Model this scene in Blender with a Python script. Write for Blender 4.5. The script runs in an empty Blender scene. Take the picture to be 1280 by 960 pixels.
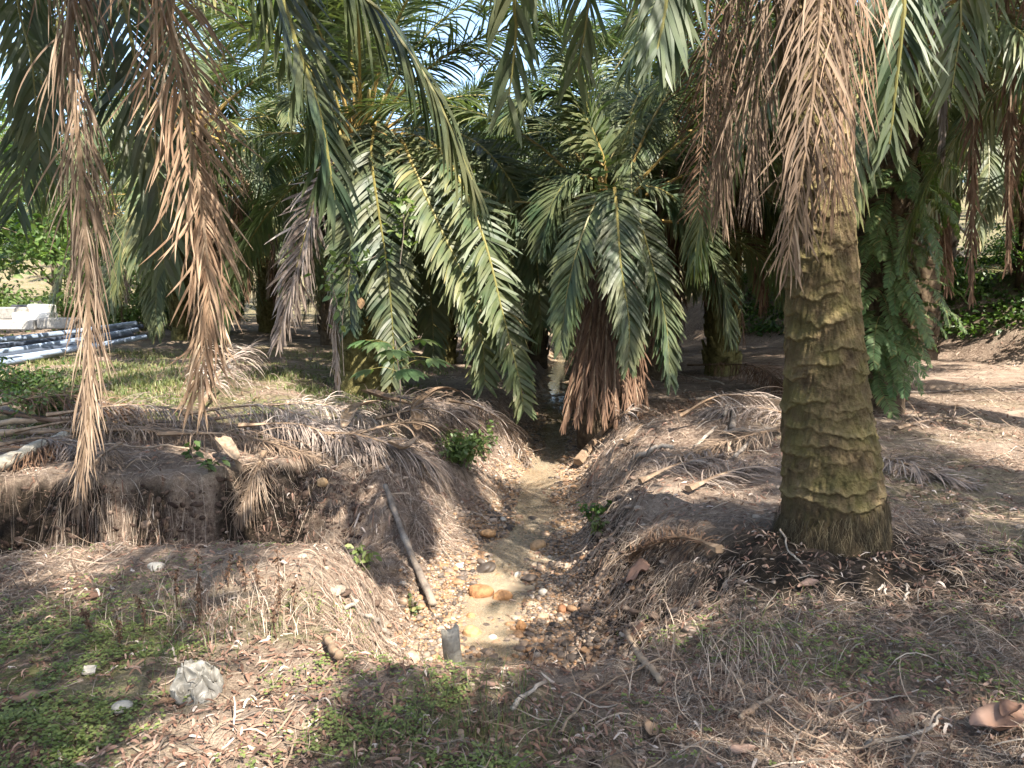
import bpy, math, random
from mathutils import Vector
import numpy as np
R = math.radians
rng = np.random.default_rng(7)
random.seed(7)
SC = bpy.context.scene
COL = SC.collection

# ------------------------------------------------------------------ helpers
def smooth(a, b, x):
    t = np.clip((np.asarray(x, float) - a) / (b - a), 0, 1)
    return t * t * (3 - 2 * t)

def _hash(i, j, s):
    n = (i * 374761393 + j * 668265263 + s * 1442695041) & 0xffffffff
    n = ((n ^ (n >> 13)) * 1274126177) & 0xffffffff
    n = n ^ (n >> 16)
    return (n & 0xffff) / 65535.0

def vnoise(x, y, s=0):
    x = np.asarray(x, float); y = np.asarray(y, float)
    xi = np.floor(x).astype(np.int64); yi = np.floor(y).astype(np.int64)
    fx = x - xi; fy = y - yi
    fx = fx * fx * (3 - 2 * fx); fy = fy * fy * (3 - 2 * fy)
    a = _hash(xi, yi, s); b = _hash(xi + 1, yi, s); c = _hash(xi, yi + 1, s); d = _hash(xi + 1, yi + 1, s)
    return (a * (1 - fx) + b * fx) * (1 - fy) + (c * (1 - fx) + d * fx) * fy

def fbm(x, y, s=0, o=4):
    v = 0; a = .5; t = 0
    for k in range(o):
        v = v + a * vnoise(x, y, s + k * 17); t += a
        x = x * 2.03 + 11.3; y = y * 2.03 + 5.7; a *= .5
    return v / t

def nrm(v):
    return v / np.maximum(np.linalg.norm(v, axis=-1, keepdims=True), 1e-9)

class MB:
    """collects geometry; build() links it as ONE mesh object"""
    def __init__(s): s.v = []; s.f = []; s.c = []; s.m = []; s.n = 0
    def add(s, v, f, c=None, m=0):
        v = np.asarray(v, np.float32).reshape(-1, 3); f = np.asarray(f, np.int64)
        if c is None: c = np.full((len(v), 3), .5)
        c = np.asarray(c, np.float32)
        if c.ndim == 1: c = np.tile(c, (len(v), 1))
        s.v.append(v); s.c.append(c); s.f.append((f + s.n)); s.m.append(np.full(len(f), m)); s.n += len(v)
        return s
    def ribbons(s, P, W, C=None, m=0):
        """P (N,k,3) centre lines, W (N,k,3) half widths"""
        N, k, _ = P.shape
        v = np.stack([P - W, P + W], 2).reshape(-1, 3)
        base = (np.arange(N) * k * 2)[:, None] + (np.arange(k - 1) * 2)[None]
        f = np.stack([base, base + 1, base + 3, base + 2], -1).reshape(-1, 4)
        c = None if C is None else np.repeat(C.reshape(N, k, 3), 2, axis=1).reshape(-1, 3)
        return s.add(v, f, c, m)
    def tube(s, P, r, n=6, c=None, m=0, cap=True, flat=1.0, up=None):
        P = np.asarray(P, float); k = len(P); r = np.broadcast_to(np.asarray(r, float), (k,))
        T = nrm(np.gradient(P, axis=0))
        u = np.array([0, 0, 1.]) if up is None else np.asarray(up, float)
        if abs(T[0] @ u) > .95: u = np.array([1., 0, 0])
        N = []; cur = u
        for i in range(k):
            cur = cur - (cur @ T[i]) * T[i]; cur = cur / np.linalg.norm(cur); N.append(cur)
        N = np.array(N); B = np.cross(T, N)
        a = np.arange(n) * 2 * np.pi / n
        v = P[:, None] + r[:, None, None] * (np.cos(a)[None, :, None] * B[:, None] + flat * np.sin(a)[None, :, None] * N[:, None])
        i, j = np.meshgrid(np.arange(k - 1), np.arange(n), indexing='ij'); j2 = (j + 1) % n
        f = np.stack([i * n + j, i * n + j2, (i + 1) * n + j2, (i + 1) * n + j], -1).reshape(-1, 4)
        v = v.reshape(-1, 3)
        if cap:
            v = np.vstack([v, P[:1], P[-1:]])
            j = np.arange(n); j2 = (j + 1) % n
            f = np.vstack([f, np.stack([j2, j, np.full(n, k * n), np.full(n, k * n)], -1),
                           np.stack([(k - 1) * n + j, (k - 1) * n + j2, np.full(n, k * n + 1), np.full(n, k * n + 1)], -1)])
        cc = None
        if c is not None:
            c = np.asarray(c, float)
            if c.ndim == 2: cc = np.vstack([np.repeat(c, n, axis=0)] + ([c[:1], c[-1:]] if cap else []))
            else: cc = c
        return s.add(v, f, cc, m)
    def build(s, name, mats, parent=None, smooth_shade=False):
        V = np.vstack(s.v); F = np.vstack(s.f); Cc = np.vstack(s.c); M = np.concatenate(s.m)
        tri = F[:, 2] == F[:, 3]
        counts = np.where(tri, 3, 4)
        mask = np.ones((len(F), 4), bool); mask[tri, 3] = False
        me = bpy.data.meshes.new(name)
        me.vertices.add(len(V)); me.vertices.foreach_set('co', V.ravel())
        loops = F[mask]
        me.loops.add(len(loops)); me.loops.foreach_set('vertex_index', loops.astype(np.int32))
        me.polygons.add(len(F))
        st = np.concatenate([[0], np.cumsum(counts)[:-1]]).astype(np.int32)
        me.polygons.foreach_set('loop_start', st); me.polygons.foreach_set('loop_total', counts.astype(np.int32))
        if not isinstance(mats, (list, tuple)): mats = [mats]
        for m in mats: me.materials.append(m)
        me.polygons.foreach_set('material_index', M.astype(np.int32))
        me.polygons.foreach_set('use_smooth', np.full(len(F), smooth_shade))
        at = me.attributes.new('Col', 'FLOAT_COLOR', 'POINT')
        at.data.foreach_set('color', np.hstack([Cc, np.ones((len(Cc), 1), np.float32)]).astype(np.float32).ravel())
        me.update(); me.validate()
        return link(name, me, parent)

def link(name, me, parent=None):
    o = bpy.data.objects.new(name, me); COL.objects.link(o)
    if parent is not None:
        o.parent = parent
        o.matrix_parent_inverse.identity()
    return o

def tag(o, label, cat=None, group=None, kind=None):
    o['label'] = label
    if cat: o['category'] = cat
    if group: o['group'] = group
    if kind: o['kind'] = kind
    return o

def thing(name, loc, label, cat, group=None, rz=0):
    o = bpy.data.objects.new(name, None); COL.objects.link(o)
    o.location = loc; o.rotation_euler = (0, 0, rz); o.empty_display_size = .1
    return tag(o, label, cat, group)

def worldpart(mb, name, mats, parent, smooth_shade=False):
    """a part whose geometry was written in world coordinates"""
    off = np.array(parent.location, np.float32)
    mb.v = [v - off for v in mb.v]
    return mb.build(name, mats, parent, smooth_shade)

# ------------------------------------------------------------------ materials
def newmat(name):
    m = bpy.data.materials.new(name); m.use_nodes = True
    nt = m.node_tree; nt.nodes.clear()
    return m, nt, nt.nodes, nt.links

class NB:
    def __init__(s, name):
        s.m = bpy.data.materials.new(name); s.m.use_nodes = True
        s.nt = s.m.node_tree; s.nt.nodes.clear()
    def n(s, t, **k):
        nd = s.nt.nodes.new(t)
        for a, b in k.items():
            if a.startswith('i_'): nd.inputs[a[2:].replace('_', ' ')].default_value = b
            else: setattr(nd, a, b)
        return nd
    def l(s, a, b): s.nt.links.new(a, b)
    def pos(s): return s.n('ShaderNodeNewGeometry').outputs['Position']
    def obj(s): return s.n('ShaderNodeTexCoord').outputs['Object']
    def noise(s, co, scale, detail=4, rough=.6, dist=0):
        nd = s.n('ShaderNodeTexNoise'); nd.inputs['Scale'].default_value = scale; nd.inputs['Detail'].default_value = detail
        nd.inputs['Roughness'].default_value = rough; nd.inputs['Distortion'].default_value = dist
        s.l(co, nd.inputs['Vector']); return nd.outputs['Fac']
    def ramp(s, fac, stops):
        nd = s.n('ShaderNodeValToRGB'); el = nd.color_ramp.elements
        while len(el) > 1: el.remove(el[-1])
        el[0].position = stops[0][0]; el[0].color = (*stops[0][1], 1)
        for p, c in stops[1:]:
            e = el.new(p); e.color = (*c, 1)
        s.l(fac, nd.inputs['Fac']); return nd.outputs['Color']
    def rng(s, fac, a, b, c=0, d=1):
        nd = s.n('ShaderNodeMapRange'); s.l(fac, nd.inputs['Value'])
        for i, v in zip(('From Min', 'From Max', 'To Min', 'To Max'), (a, b, c, d)): nd.inputs[i].default_value = v
        return nd.outputs['Result']
    def mix(s, fac, a, b, mode='MIX'):
        nd = s.n('ShaderNodeMix', data_type='RGBA', blend_type=mode)
        for sock, v in ((nd.inputs[0], fac), (nd.inputs[6], a), (nd.inputs[7], b)):
            if isinstance(v, (int, float)): sock.default_value = v
            elif isinstance(v, tuple): sock.default_value = (*v, 1)
            else: s.l(v, sock)
        return nd.outputs[2]
    def math(s, op, a, b=None):
        nd = s.n('ShaderNodeMath', operation=op)
        for i, v in enumerate((a, b)):
            if v is None: continue
            if isinstance(v, (int, float)): nd.inputs[i].default_value = v
            else: s.l(v, nd.inputs[i])
        return nd.outputs[0]
    def attr(s, name='Col'):
        a = s.n('ShaderNodeAttribute', attribute_name=name)
        sp = s.n('ShaderNodeSeparateColor'); s.l(a.outputs['Color'], sp.inputs[0])
        return a.outputs['Color'], sp.outputs[0], sp.outputs[1], sp.outputs[2]
    def bump(s, h, strength=.5, dist=.02):
        b = s.n('ShaderNodeBump'); b.inputs['Strength'].default_value = strength; b.inputs['Distance'].default_value = dist
        s.l(h, b.inputs['Height']); return b.outputs['Normal']
    def finish(s, col, rough=.7, normal=None, spec=.3, transl=0, metal=0, tcol=None):
        p = s.n('ShaderNodeBsdfPrincipled')
        if isinstance(col, tuple): p.inputs['Base Color'].default_value = (*col, 1)
        else: s.l(col, p.inputs['Base Color'])
        if isinstance(rough, (int, float)): p.inputs['Roughness'].default_value = rough
        else: s.l(rough, p.inputs['Roughness'])
        p.inputs['Specular IOR Level'].default_value = spec
        p.inputs['Metallic'].default_value = metal
        if normal is not None: s.l(normal, p.inputs['Normal'])
        out = p.outputs[0]
        if transl:
            t = s.n('ShaderNodeBsdfTranslucent')
            tc = tcol if tcol is not None else col
            if isinstance(tc, tuple): t.inputs['Color'].default_value = (*tc, 1)
            else: s.l(tc, t.inputs['Color'])
            mx = s.n('ShaderNodeMixShader'); mx.inputs[0].default_value = transl
            s.l(out, mx.inputs[1]); s.l(t.outputs[0], mx.inputs[2]); out = mx.outputs[0]
        o = s.n('ShaderNodeOutputMaterial'); s.l(out, o.inputs['Surface'])
        return s.m

def leaf_mat(name, stops, rough=.42, spec=.5, transl=.25, tboost=(1.6, 1.9, .8), back=.35, backcol=(.10, .13, .07)):
    b = NB(name)
    c, r, g, bl = b.attr()
    col = b.ramp(r, stops)
    nz = b.noise(b.obj(), 2.3, 2)
    col = b.mix(b.rng(nz, .35, .7, 0, .35), col, stops[-1][1])
    geo = b.n('ShaderNodeNewGeometry')
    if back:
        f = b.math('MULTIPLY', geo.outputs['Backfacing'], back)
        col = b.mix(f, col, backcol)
    tc = b.mix(1.0, col, tboost, 'MULTIPLY')
    return b.finish(col, rough, None, spec, transl, 0, tc)

def tint_mat(name, stops, rough=.75, spec=.2, transl=0, nscale=0, bump=0):
    b = NB(name); c, r, g, bl = b.attr()
    col = b.ramp(r, stops); nor = None
    if nscale:
        nz = b.noise(b.obj(), nscale, 5, .65)
        col = b.mix(1.0, col, b.ramp(nz, [(.25, (.45, .43, .4)), (.5, (1, 1, 1)), (.75, (1.35, 1.3, 1.2))]), 'MULTIPLY')
        if bump: nor = b.bump(nz, bump, .02)
    return b.finish(col, rough, nor, spec, transl)

M = {}
M['leaf'] = leaf_mat('palm_leaf', [(0, (.026, .045, .026)), (.4, (.048, .078, .038)), (.75, (.08, .112, .048)), (.93, (.15, .16, .062)), (1, (.25, .21, .10))], rough=.47, spec=.36)
M['leaf_far'] = leaf_mat('palm_leaf_far', [(0, (.03, .05, .024)), (.4, (.055, .085, .035)), (.8, (.09, .125, .045)), (1, (.16, .17, .07))])
M['rachis'] = tint_mat('palm_rachis', [(0, (.10, .11, .035)), (.5, (.20, .17, .05)), (1, (.30, .19, .06))], .5, .4)
M['dead'] = tint_mat('dead_leaf', [(0, (.09, .062, .044)), (.35, (.175, .122, .085)), (.7, (.275, .2, .14)), (1, (.41, .32, .24))], .7, .2, .12)
M['dead_red'] = tint_mat('dead_leaf_russet', [(0, (.10, .06, .04)), (.4, (.21, .13, .08)), (.8, (.34, .235, .155)), (1, (.50, .385, .27))], .65, .25, .12)
M['dead_grey'] = tint_mat('dead_leaf_grey', [(0, (.085, .065, .055)), (.4, (.18, .14, .115)), (.8, (.29, .235, .20)), (1, (.42, .36, .31))], .8, .15, .08)
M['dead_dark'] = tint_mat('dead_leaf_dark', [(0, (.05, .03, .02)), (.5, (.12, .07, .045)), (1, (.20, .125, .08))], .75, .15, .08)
M['dead_rachis'] = tint_mat('dead_rachis', [(0, (.07, .045, .03)), (.5, (.19, .13, .085)), (1, (.33, .25, .18))], .75, .2, 0, 14, .4)
M['wood'] = tint_mat('grey_wood', [(0, (.08, .065, .055)), (.5, (.20, .165, .135)), (1, (.40, .34, .28))], .8, .2, 0, 18, .5)
M['straw'] = tint_mat('straw', [(0, (.055, .037, .03)), (.35, (.15, .105, .08)), (.65, (.28, .207, .156)), (1, (.50, .41, .325))], .8, .15, .05)
M['litter'] = tint_mat('leaf_litter', [(0, (.07, .042, .03)), (.4, (.17, .095, .065)), (.7, (.27, .165, .12)), (.9, (.38, .27, .21)), (1, (.5, .42, .36))], .75, .2, .05)
M['clover'] = leaf_mat('clover', [(0, (.08, .115, .035)), (.5, (.15, .195, .06)), (1, (.25, .28, .10))], .5, .35, .3, (1.5, 1.6, .8), 0)
M['grass'] = leaf_mat('grass', [(0, (.05, .08, .025)), (.6, (.10, .14, .045)), (1, (.22, .21, .09))], .5, .35, .3, (1.5, 1.6, .8), 0)
M['bush'] = leaf_mat('bush_leaf', [(0, (.02, .045, .012)), (.5, (.05, .10, .022)), (1, (.11, .17, .035))], .45, .4, .3, (1.6, 1.8, .8), 0)
M['bush_bright'] = leaf_mat('bush_leaf_bright', [(0, (.045, .08, .025)), (.5, (.085, .14, .04)), (1, (.16, .20, .065))], .45, .4, .35, (1.5, 1.6, .8), 0)
M['fern'] = leaf_mat('fern_leaf', [(0, (.04, .075, .03)), (.5, (.075, .14, .055)), (.85, (.13, .20, .08)), (1, (.22, .17, .07))], .55, .25, .3, (1.5, 1.7, .8), .2, (.09, .14, .05))
M['stone'] = tint_mat('stone', [(0, (.045, .036, .03)), (.25, (.13, .10, .08)), (.5, (.23, .18, .14)), (.75, (.27, .155, .08)), (1, (.44, .37, .30))], .55, .35, 0, 30, .3)
M['stone_orange'] = tint_mat('stone_orange', [(0, (.19, .09, .05)), (.5, (.35, .18, .08)), (1, (.46, .30, .16))], .7, .25, 0, 26, .7)
M['stone_pale'] = tint_mat('stone_pale', [(0, (.22, .19, .16)), (.5, (.36, .33, .28)), (1, (.48, .44, .38))], .6, .3, 0, 20, .3)

def trunk_main_mat():
    b = NB('palm_bark_mossy'); co = b.obj()
    c, r, g, bl = b.attr()
    n1 = b.noise(co, 3.2, 5, .65); n2 = b.noise(co, 11, 6, .7); n3 = b.noise(co, 60, 4, .7)
    col = b.ramp(n2, [(.28, (.06, .042, .026)), (.45, (.14, .10, .058)), (.6, (.225, .165, .09)), (.8, (.33, .26, .16))])
    moss = b.ramp(n1, [(.3, (.095, .085, .035)), (.7, (.175, .152, .058))])
    col = b.mix(b.rng(b.noise(co, 4.5, 6, .7), .42, .60, 0, .8), col, moss)
    fib = b.ramp(n3, [(.3, (.022, .016, .01)), (.7, (.10, .085, .05))])
    col = b.mix(g, col, fib)
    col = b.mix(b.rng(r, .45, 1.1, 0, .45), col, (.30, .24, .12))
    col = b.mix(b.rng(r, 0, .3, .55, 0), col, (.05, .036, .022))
    h = b.math('ADD', b.math('MULTIPLY', n2, .6), b.math('MULTIPLY', n3, .4))
    return b.finish(col, .9, b.bump(h, 1.0, .05), .12)
M['trunk_main'] = trunk_main_mat()

def trunk_mat(name, a, bb, cc):
    b = NB(name); co = b.obj()
    n2 = b.noise(co, 9, 6, .7); n3 = b.noise(co, 45, 3, .7)
    col = b.ramp(n2, [(.3, a), (.52, bb), (.75, cc)])
    return b.finish(col, .9, b.bump(b.math('ADD', n2, n3), .8, .03), .12)
M['trunk'] = trunk_mat('palm_bark', (.03, .022, .015), (.09, .065, .042), (.18, .14, .085))
M['trunk_olive'] = trunk_mat('palm_bark_olive', (.05, .045, .018), (.13, .115, .045), (.23, .2, .09))
M['bark'] = trunk_mat('tree_bark', (.05, .04, .03), (.14, .11, .08), (.25, .21, .16))
M['roots'] = tint_mat('root_fibre', [(0, (.025, .018, .012)), (.5, (.075, .056, .035)), (1, (.17, .14, .085))], .9, .1)
M['soil'] = tint_mat('soil', [(0, (.045, .03, .024)), (.4, (.13, .09, .068)), (.8, (.24, .18, .14)), (1, (.36, .29, .23))], .95, .1, 0, 40, .5)
M['concrete'] = tint_mat('concrete', [(0, (.17, .16, .145)), (.5, (.34, .32, .29)), (1, (.62, .61, .58))], .85, .2, 0, 12, .3)
M['post'] = tint_mat('weathered_post', [(0, (.22, .20, .16)), (.5, (.42, .385, .32)), (1, (.55, .52, .45))], .85, .15, 0, 25, .6)
M['plastic'] = tint_mat('white_plastic', [(0, (.10, .088, .07)), (.5, (.20, .185, .16)), (1, (.36, .345, .31))], .45, .4, .2)
M['pipe'] = tint_mat('galvanised_pipe', [(0, (.035, .042, .06)), (.5, (.12, .155, .215)), (1, (.25, .31, .41))], .35, .5, 0, 3)
M['black_plastic'] = tint_mat('black_plastic', [(0, (.02, .02, .023)), (1, (.06, .06, .065))], .45, .4)

def ground_mat():
    b = NB('forest_floor'); co = b.pos()
    c, bed, moss, hum_shade = b.attr()
    n0 = b.noise(co, .9, 6, .65); n1 = b.noise(co, 5, 6, .7); n2 = b.noise(co, 26, 5, .7); n3 = b.noise(co, 110, 3, .7)
    litter = b.ramp(n2, [(.30, (.06, .042, .034)), (.44, (.155, .109, .083)), (.55, (.255, .19, .144)), (.68, (.43, .345, .27))])
    dirt = b.ramp(n1, [(.3, (.17, .124, .094)), (.5, (.31, .238, .184)), (.7, (.44, .355, .275))])
    col = b.mix(b.rng(n0, .42, .6), litter, dirt)
    col = b.mix(1.0, col, b.ramp(n3, [(.3, (.6, .58, .55)), (.55, (1, 1, 1)), (.75, (1.3, 1.27, 1.2))]), 'MULTIPLY')
    mc = b.ramp(n2, [(.3, (.05, .055, .02)), (.5, (.12, .125, .045)), (.7, (.24, .22, .10))])
    mf = b.math('MULTIPLY', moss, b.rng(n1, .38, .56))
    col = b.mix(mf, col, mc)
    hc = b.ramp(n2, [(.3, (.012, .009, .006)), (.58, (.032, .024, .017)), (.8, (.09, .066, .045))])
    col = b.mix(b.math('MULTIPLY', hum_shade, b.rng(n1, .25, .5, .5, 1)), col, hc)  # dark humus; on the gully wall the colour also stands for shade
    vo = b.n('ShaderNodeTexVoronoi'); vo.inputs['Scale'].default_value = 38; b.l(co, vo.inputs['Vector'])
    sep = b.n('ShaderNodeSeparateColor'); b.l(vo.outputs['Color'], sep.inputs[0])
    grav = b.ramp(sep.outputs[0], [(0, (.10, .07, .05)), (.3, (.22, .155, .10)), (.55, (.29, .165, .08)), (.8, (.37, .26, .16)), (1, (.45, .38, .30))])
    sand = b.ramp(n1, [(.3, (.33, .24, .16)), (.5, (.45, .345, .24)), (.7, (.55, .455, .34))])
    bc = b.mix(b.rng(n1, .50, .62), grav, sand)
    col = b.mix(bed, col, bc)
    h = b.math('ADD', b.math('MULTIPLY', n2, .7), b.math('MULTIPLY', n3, .3))
    return b.finish(col, .92, b.bump(h, .9, .05), .12)
M['ground'] = ground_mat()

def water_mat():
    b = NB('muddy_water'); co = b.pos()
    n = b.noise(co, 9, 3, .5)
    col = b.ramp(b.noise(co, 2.2, 4, .6), [(.35, (.34, .265, .18)), (.6, (.45, .365, .26))])
    p = b.n('ShaderNodeBsdfPrincipled'); b.l(col, p.inputs['Base Color']); p.inputs['Roughness'].default_value = .06
    p.inputs['Specular IOR Level'].default_value = .5
    b.l(b.bump(n, .12, .02), p.inputs['Normal'])
    t = b.n('ShaderNodeBsdfTransparent'); t.inputs['Color'].default_value = (.97, .94, .87, 1)
    mx = b.n('ShaderNodeMixShader'); mx.inputs[0].default_value = .55
    b.l(t.outputs[0], mx.inputs[1]); b.l(p.outputs[0], mx.inputs[2])
    o = b.n('ShaderNodeOutputMaterial'); b.l(mx.outputs[0], o.inputs['Surface'])
    return b.m
M['water'] = water_mat()

# ------------------------------------------------------------------ camera
CAMZ = 1.6; FPX = 949.0; PITCH = math.atan((480 - 375) / FPX)
cam = bpy.data.cameras.new('camera'); camo = bpy.data.objects.new('camera', cam); COL.objects.link(camo)
cam.sensor_width = 36; cam.lens = FPX / 1280 * 36; cam.clip_end = 1500; cam.clip_start = .05
camo.location = (0, 0, CAMZ); camo.rotation_euler = (R(90) - PITCH, 0, 0)
SC.camera = camo
def ray(px, py):
    u = (px - 640) / FPX; v = (480 - py) / FPX
    return np.array([u, math.cos(PITCH) + v * math.sin(PITCH), -math.sin(PITCH) + v * math.cos(PITCH)])
def PT(px, py, d):
    r = ray(px, py); return np.array([0, 0, CAMZ]) + r * (d / r[1])

# ------------------------------------------------------------------ terrain
def xs(y): return np.interp(y, [0, 4, 5.75, 7, 8, 9.3, 10.9, 13, 16.8, 25, 40, 80], [-.02, -.02, -.1, .03, .25, .33, .6, .75, 1.0, 1.6, 3, 5])
def zb(y): return np.interp(y, [4, 6, 11, 17, 30, 45], [-.84, -.79, -.68, -.5, -.3, -.1])
def hw(y): return np.interp(y, [4, 5, 6, 8, 10, 12, 20, 40], [.40, .43, .47, .41, .34, .33, .3, .3])
def channel(x, y):
    d = x - xs(y); w = hw(y) + .10 * (fbm(y * 1.3, x * .4, 31) - .5) * 2
    wl = np.interp(y, [4, 6, 8, 10, 12], [.75, 1.0, 1.15, .8, .7]); wr = np.interp(y, [4, 5, 6, 8, 12], [1.25, 1.1, .95, 1.0, .9])
    t = np.where(d < 0, (-d - w) / wl, (d - w) / wr)
    t = np.clip(t, 0, 1); p = t ** .85; p = p * p * (3 - 2 * p)
    start = 3.18 + .45 * smooth(.4, 1.0, x) + .25 * smooth(-.5, -1.0, x)
    return (1 - p) * smooth(start, start + .75, y) * smooth(60, 35, y)
def gully(x, y):
    yc = 6.35 + .35 * (fbm(x * .5, x * 0 + 3, 5) - .5) * 2
    d = y - yc - smooth(6.4, 6.9, y) * (.45 * (fbm(x * 1.9, x * 0 + 1, 6, 3) - .5) + .22 * (fbm(x * 7, y * 3, 7, 3) - .5))
    far = .24 + 1.1 * smooth(-3.0, -1.4, x)
    t = np.where(d < 0, (-d - .3) / 1.4, (d - .3) / far)
    t = np.clip(t, 0, 1); p = t * t * (3 - 2 * t)
    return (1 - p) * smooth(-.5, -1.7, x)
def near_(y): return smooth(14, 9, y)
def H(x, y):
    x = np.asarray(x, float); y = np.asarray(y, float)
    z = .12 * (fbm(x * .3, y * .3, 2) - .5) + .09 * (fbm(x * 1.2, y * 1.2, 9) - .5)
    z = z + .36 * smooth(8.0, 12, y) * smooth(-1.2, -5, x) + .5 * smooth(16, 40, y) * smooth(-3, -10, x)
    z = z + .35 * smooth(9, 17, y) * smooth(3.5, 7, x)
    u = (x - 8.8) + (y - 17) * .45 + 1.5 * (fbm(x * .3, y * .3, 44) - .5)
    z = z + (1.9 * smooth(0, 3.2, u) + .11 * np.clip(u - 2, 0, 60)) * smooth(11, 15, y)
    z = z + 9 * smooth(38, 120, y) + 4 * smooth(22, 60, y) * smooth(-14, -30, x)
    z = z + .13 * np.exp(-((x - 2.05) ** 2 + (y - 4.75) ** 2) / .5)
    z = z + .30 * np.exp(-(((x - 2.5) / .75) ** 2 + ((y - 8.8) / .7) ** 2)) + .22 * np.exp(-(((x + .9) / .9) ** 2 + ((y - 10.2) / .9) ** 2))
    z = z + .10 * np.exp(-(((x + 1.35) / .5) ** 2 + ((y - 4.35) / .35) ** 2))
    c1 = channel(x, y); c2 = gully(x, y) * .92
    cut = 1 - (1 - c1) * (1 - c2)
    bot = np.where(x < -.9, -.86, zb(y)) * smooth(-1.9, -.9, x) + (1 - smooth(-1.9, -.9, x)) * -.9
    dch = x - xs(y) - .10 * (fbm(y * .9, y * 0 + 2, 33) - .5) * 2
    bot = bot + .045 * (fbm(x * 5, y * 5, 13) - .5) * 2 - .075 * np.exp(-(dch / .24) ** 2) + .02
    z = z * (1 - cut) + bot * cut
    edge = 4 * cut * (1 - cut)
    z = z + (.04 + .16 * edge) * (fbm(x * 2.6, y * 2.6, 21, 6) - .5) * 2 + .05 * edge * near_(y) * (fbm(x * 11, y * 11, 23, 3) - .5) * 2
    near = smooth(14, 9, y)
    z = z + .030 * near * (fbm(x * 9, y * 9, 25, 4) - .5) * 2
    return z
def HN(x, y, e=.03):
    hx = (H(x + e, y) - H(x - e, y)) / (2 * e); hy = (H(x, y + e) - H(x, y - e)) / (2 * e)
    return nrm(np.stack([-hx, -hy, np.ones_like(hx)], -1)), hx, hy
def G(px, py, lift=0.0):
    r = ray(px, py); r = r / r[1]
    ts = np.concatenate([np.linspace(1.5, 14, 1600), np.linspace(14.02, 120, 2200)])
    p = np.array([0, 0, CAMZ]) + ts[:, None] * r
    below = p[:, 2] < H(p[:, 0], p[:, 1])
    i = np.argmax(below) if below.any() else len(ts) - 1
    q = p[i].copy(); q[2] = float(H(q[0], q[1])) + lift
    return q
def onpath(pix, lift=.02, n=14):
    """a path along the ground through the points under these pixels"""
    P = np.array([G(a, b) for a, b in pix])
    t = np.linspace(0, 1, len(P)); tt = np.linspace(0, 1, n)
    Q = np.stack([np.interp(tt, t, P[:, k]) for k in range(3)], -1)
    Q[:, 2] = np.maximum(H(Q[:, 0], Q[:, 1]), Q[:, 2]) + lift
    return Q
def spline(P, n=40):
    P = np.asarray(P, float); k = len(P)
    Q = np.vstack([2 * P[0] - P[1], P, 2 * P[-1] - P[-2]]); out = []
    for t in np.linspace(0, k - 1 - 1e-6, n):
        i = int(t); f = t - i; a, b, c, d = Q[i:i + 4]
        out.append(.5 * ((2 * b) + (-a + c) * f + (2 * a - 5 * b + 4 * c - d) * f * f + (-a + 3 * b - 3 * c + d) * f ** 3))
    return np.array(out)

def masks(x, y, z):
    c1 = channel(x, y); c2 = gully(x, y)
    bed = smooth(.80, .95, c1)
    n = fbm(x * .8, y * .8, 61)
    moss = smooth(4.4, 3.2, y) * smooth(1.6, -.8, x) * smooth(.35, .55, n) * .9
    moss = np.maximum(moss, smooth(4.4, 3.2, y) * smooth(-1, -1.8, x) * .8)
    moss = np.maximum(moss, .45 * smooth(4.2, 3.0, y) * smooth(.38, .6, n))
    moss = np.maximum(moss, smooth(8.2, 9.5, y) * smooth(-1.0, -2.2, x) * smooth(.33, .5, n) * .95 * smooth(24, 16, y))
    moss = np.maximum(moss, smooth(2.4, 3.2, x) * smooth(.4, .6, n) * .5 * smooth(14, 9, y))
    u = (x - 8.8) + (y - 17) * .45
    moss = np.maximum(moss, smooth(1.6, 2.6, u) * smooth(14, 16, y))
    moss = np.maximum(moss, smooth(26, 40, y) * .8)
    moss = moss * (1 - np.clip(c1 + c2, 0, 1))
    dx = x - 2.15; dy = y - 4.35
    hum_shade = np.exp(-((dx / 1.4) ** 2 + (dy / .65) ** 2)) * 1.5
    hum_shade = np.maximum(hum_shade, 1.6 * smooth(.02, .12, c2) * smooth(-1.5, -2.3, x) * (y > 6.0) * smooth(.22, .4, fbm(x * 1.4, y * .3, 73) + .25 * smooth(-3, -4.5, x)))  # gully wall: dark soil, deepened to paint in the shade there
    hum_shade = np.maximum(hum_shade, 1.1 * smooth(.12, .4, c1) * smooth(.95, .7, c1) * (x > xs(y)) * smooth(8.5, 6, y))
    hum_shade = np.maximum(hum_shade, .6 * smooth(.55, .8, fbm(x * .5 + 9, y * .5, 71)) * smooth(4, 8, y))
    return bed, np.clip(moss, 0, 1), np.clip(hum_shade, 0, 1)

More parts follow.
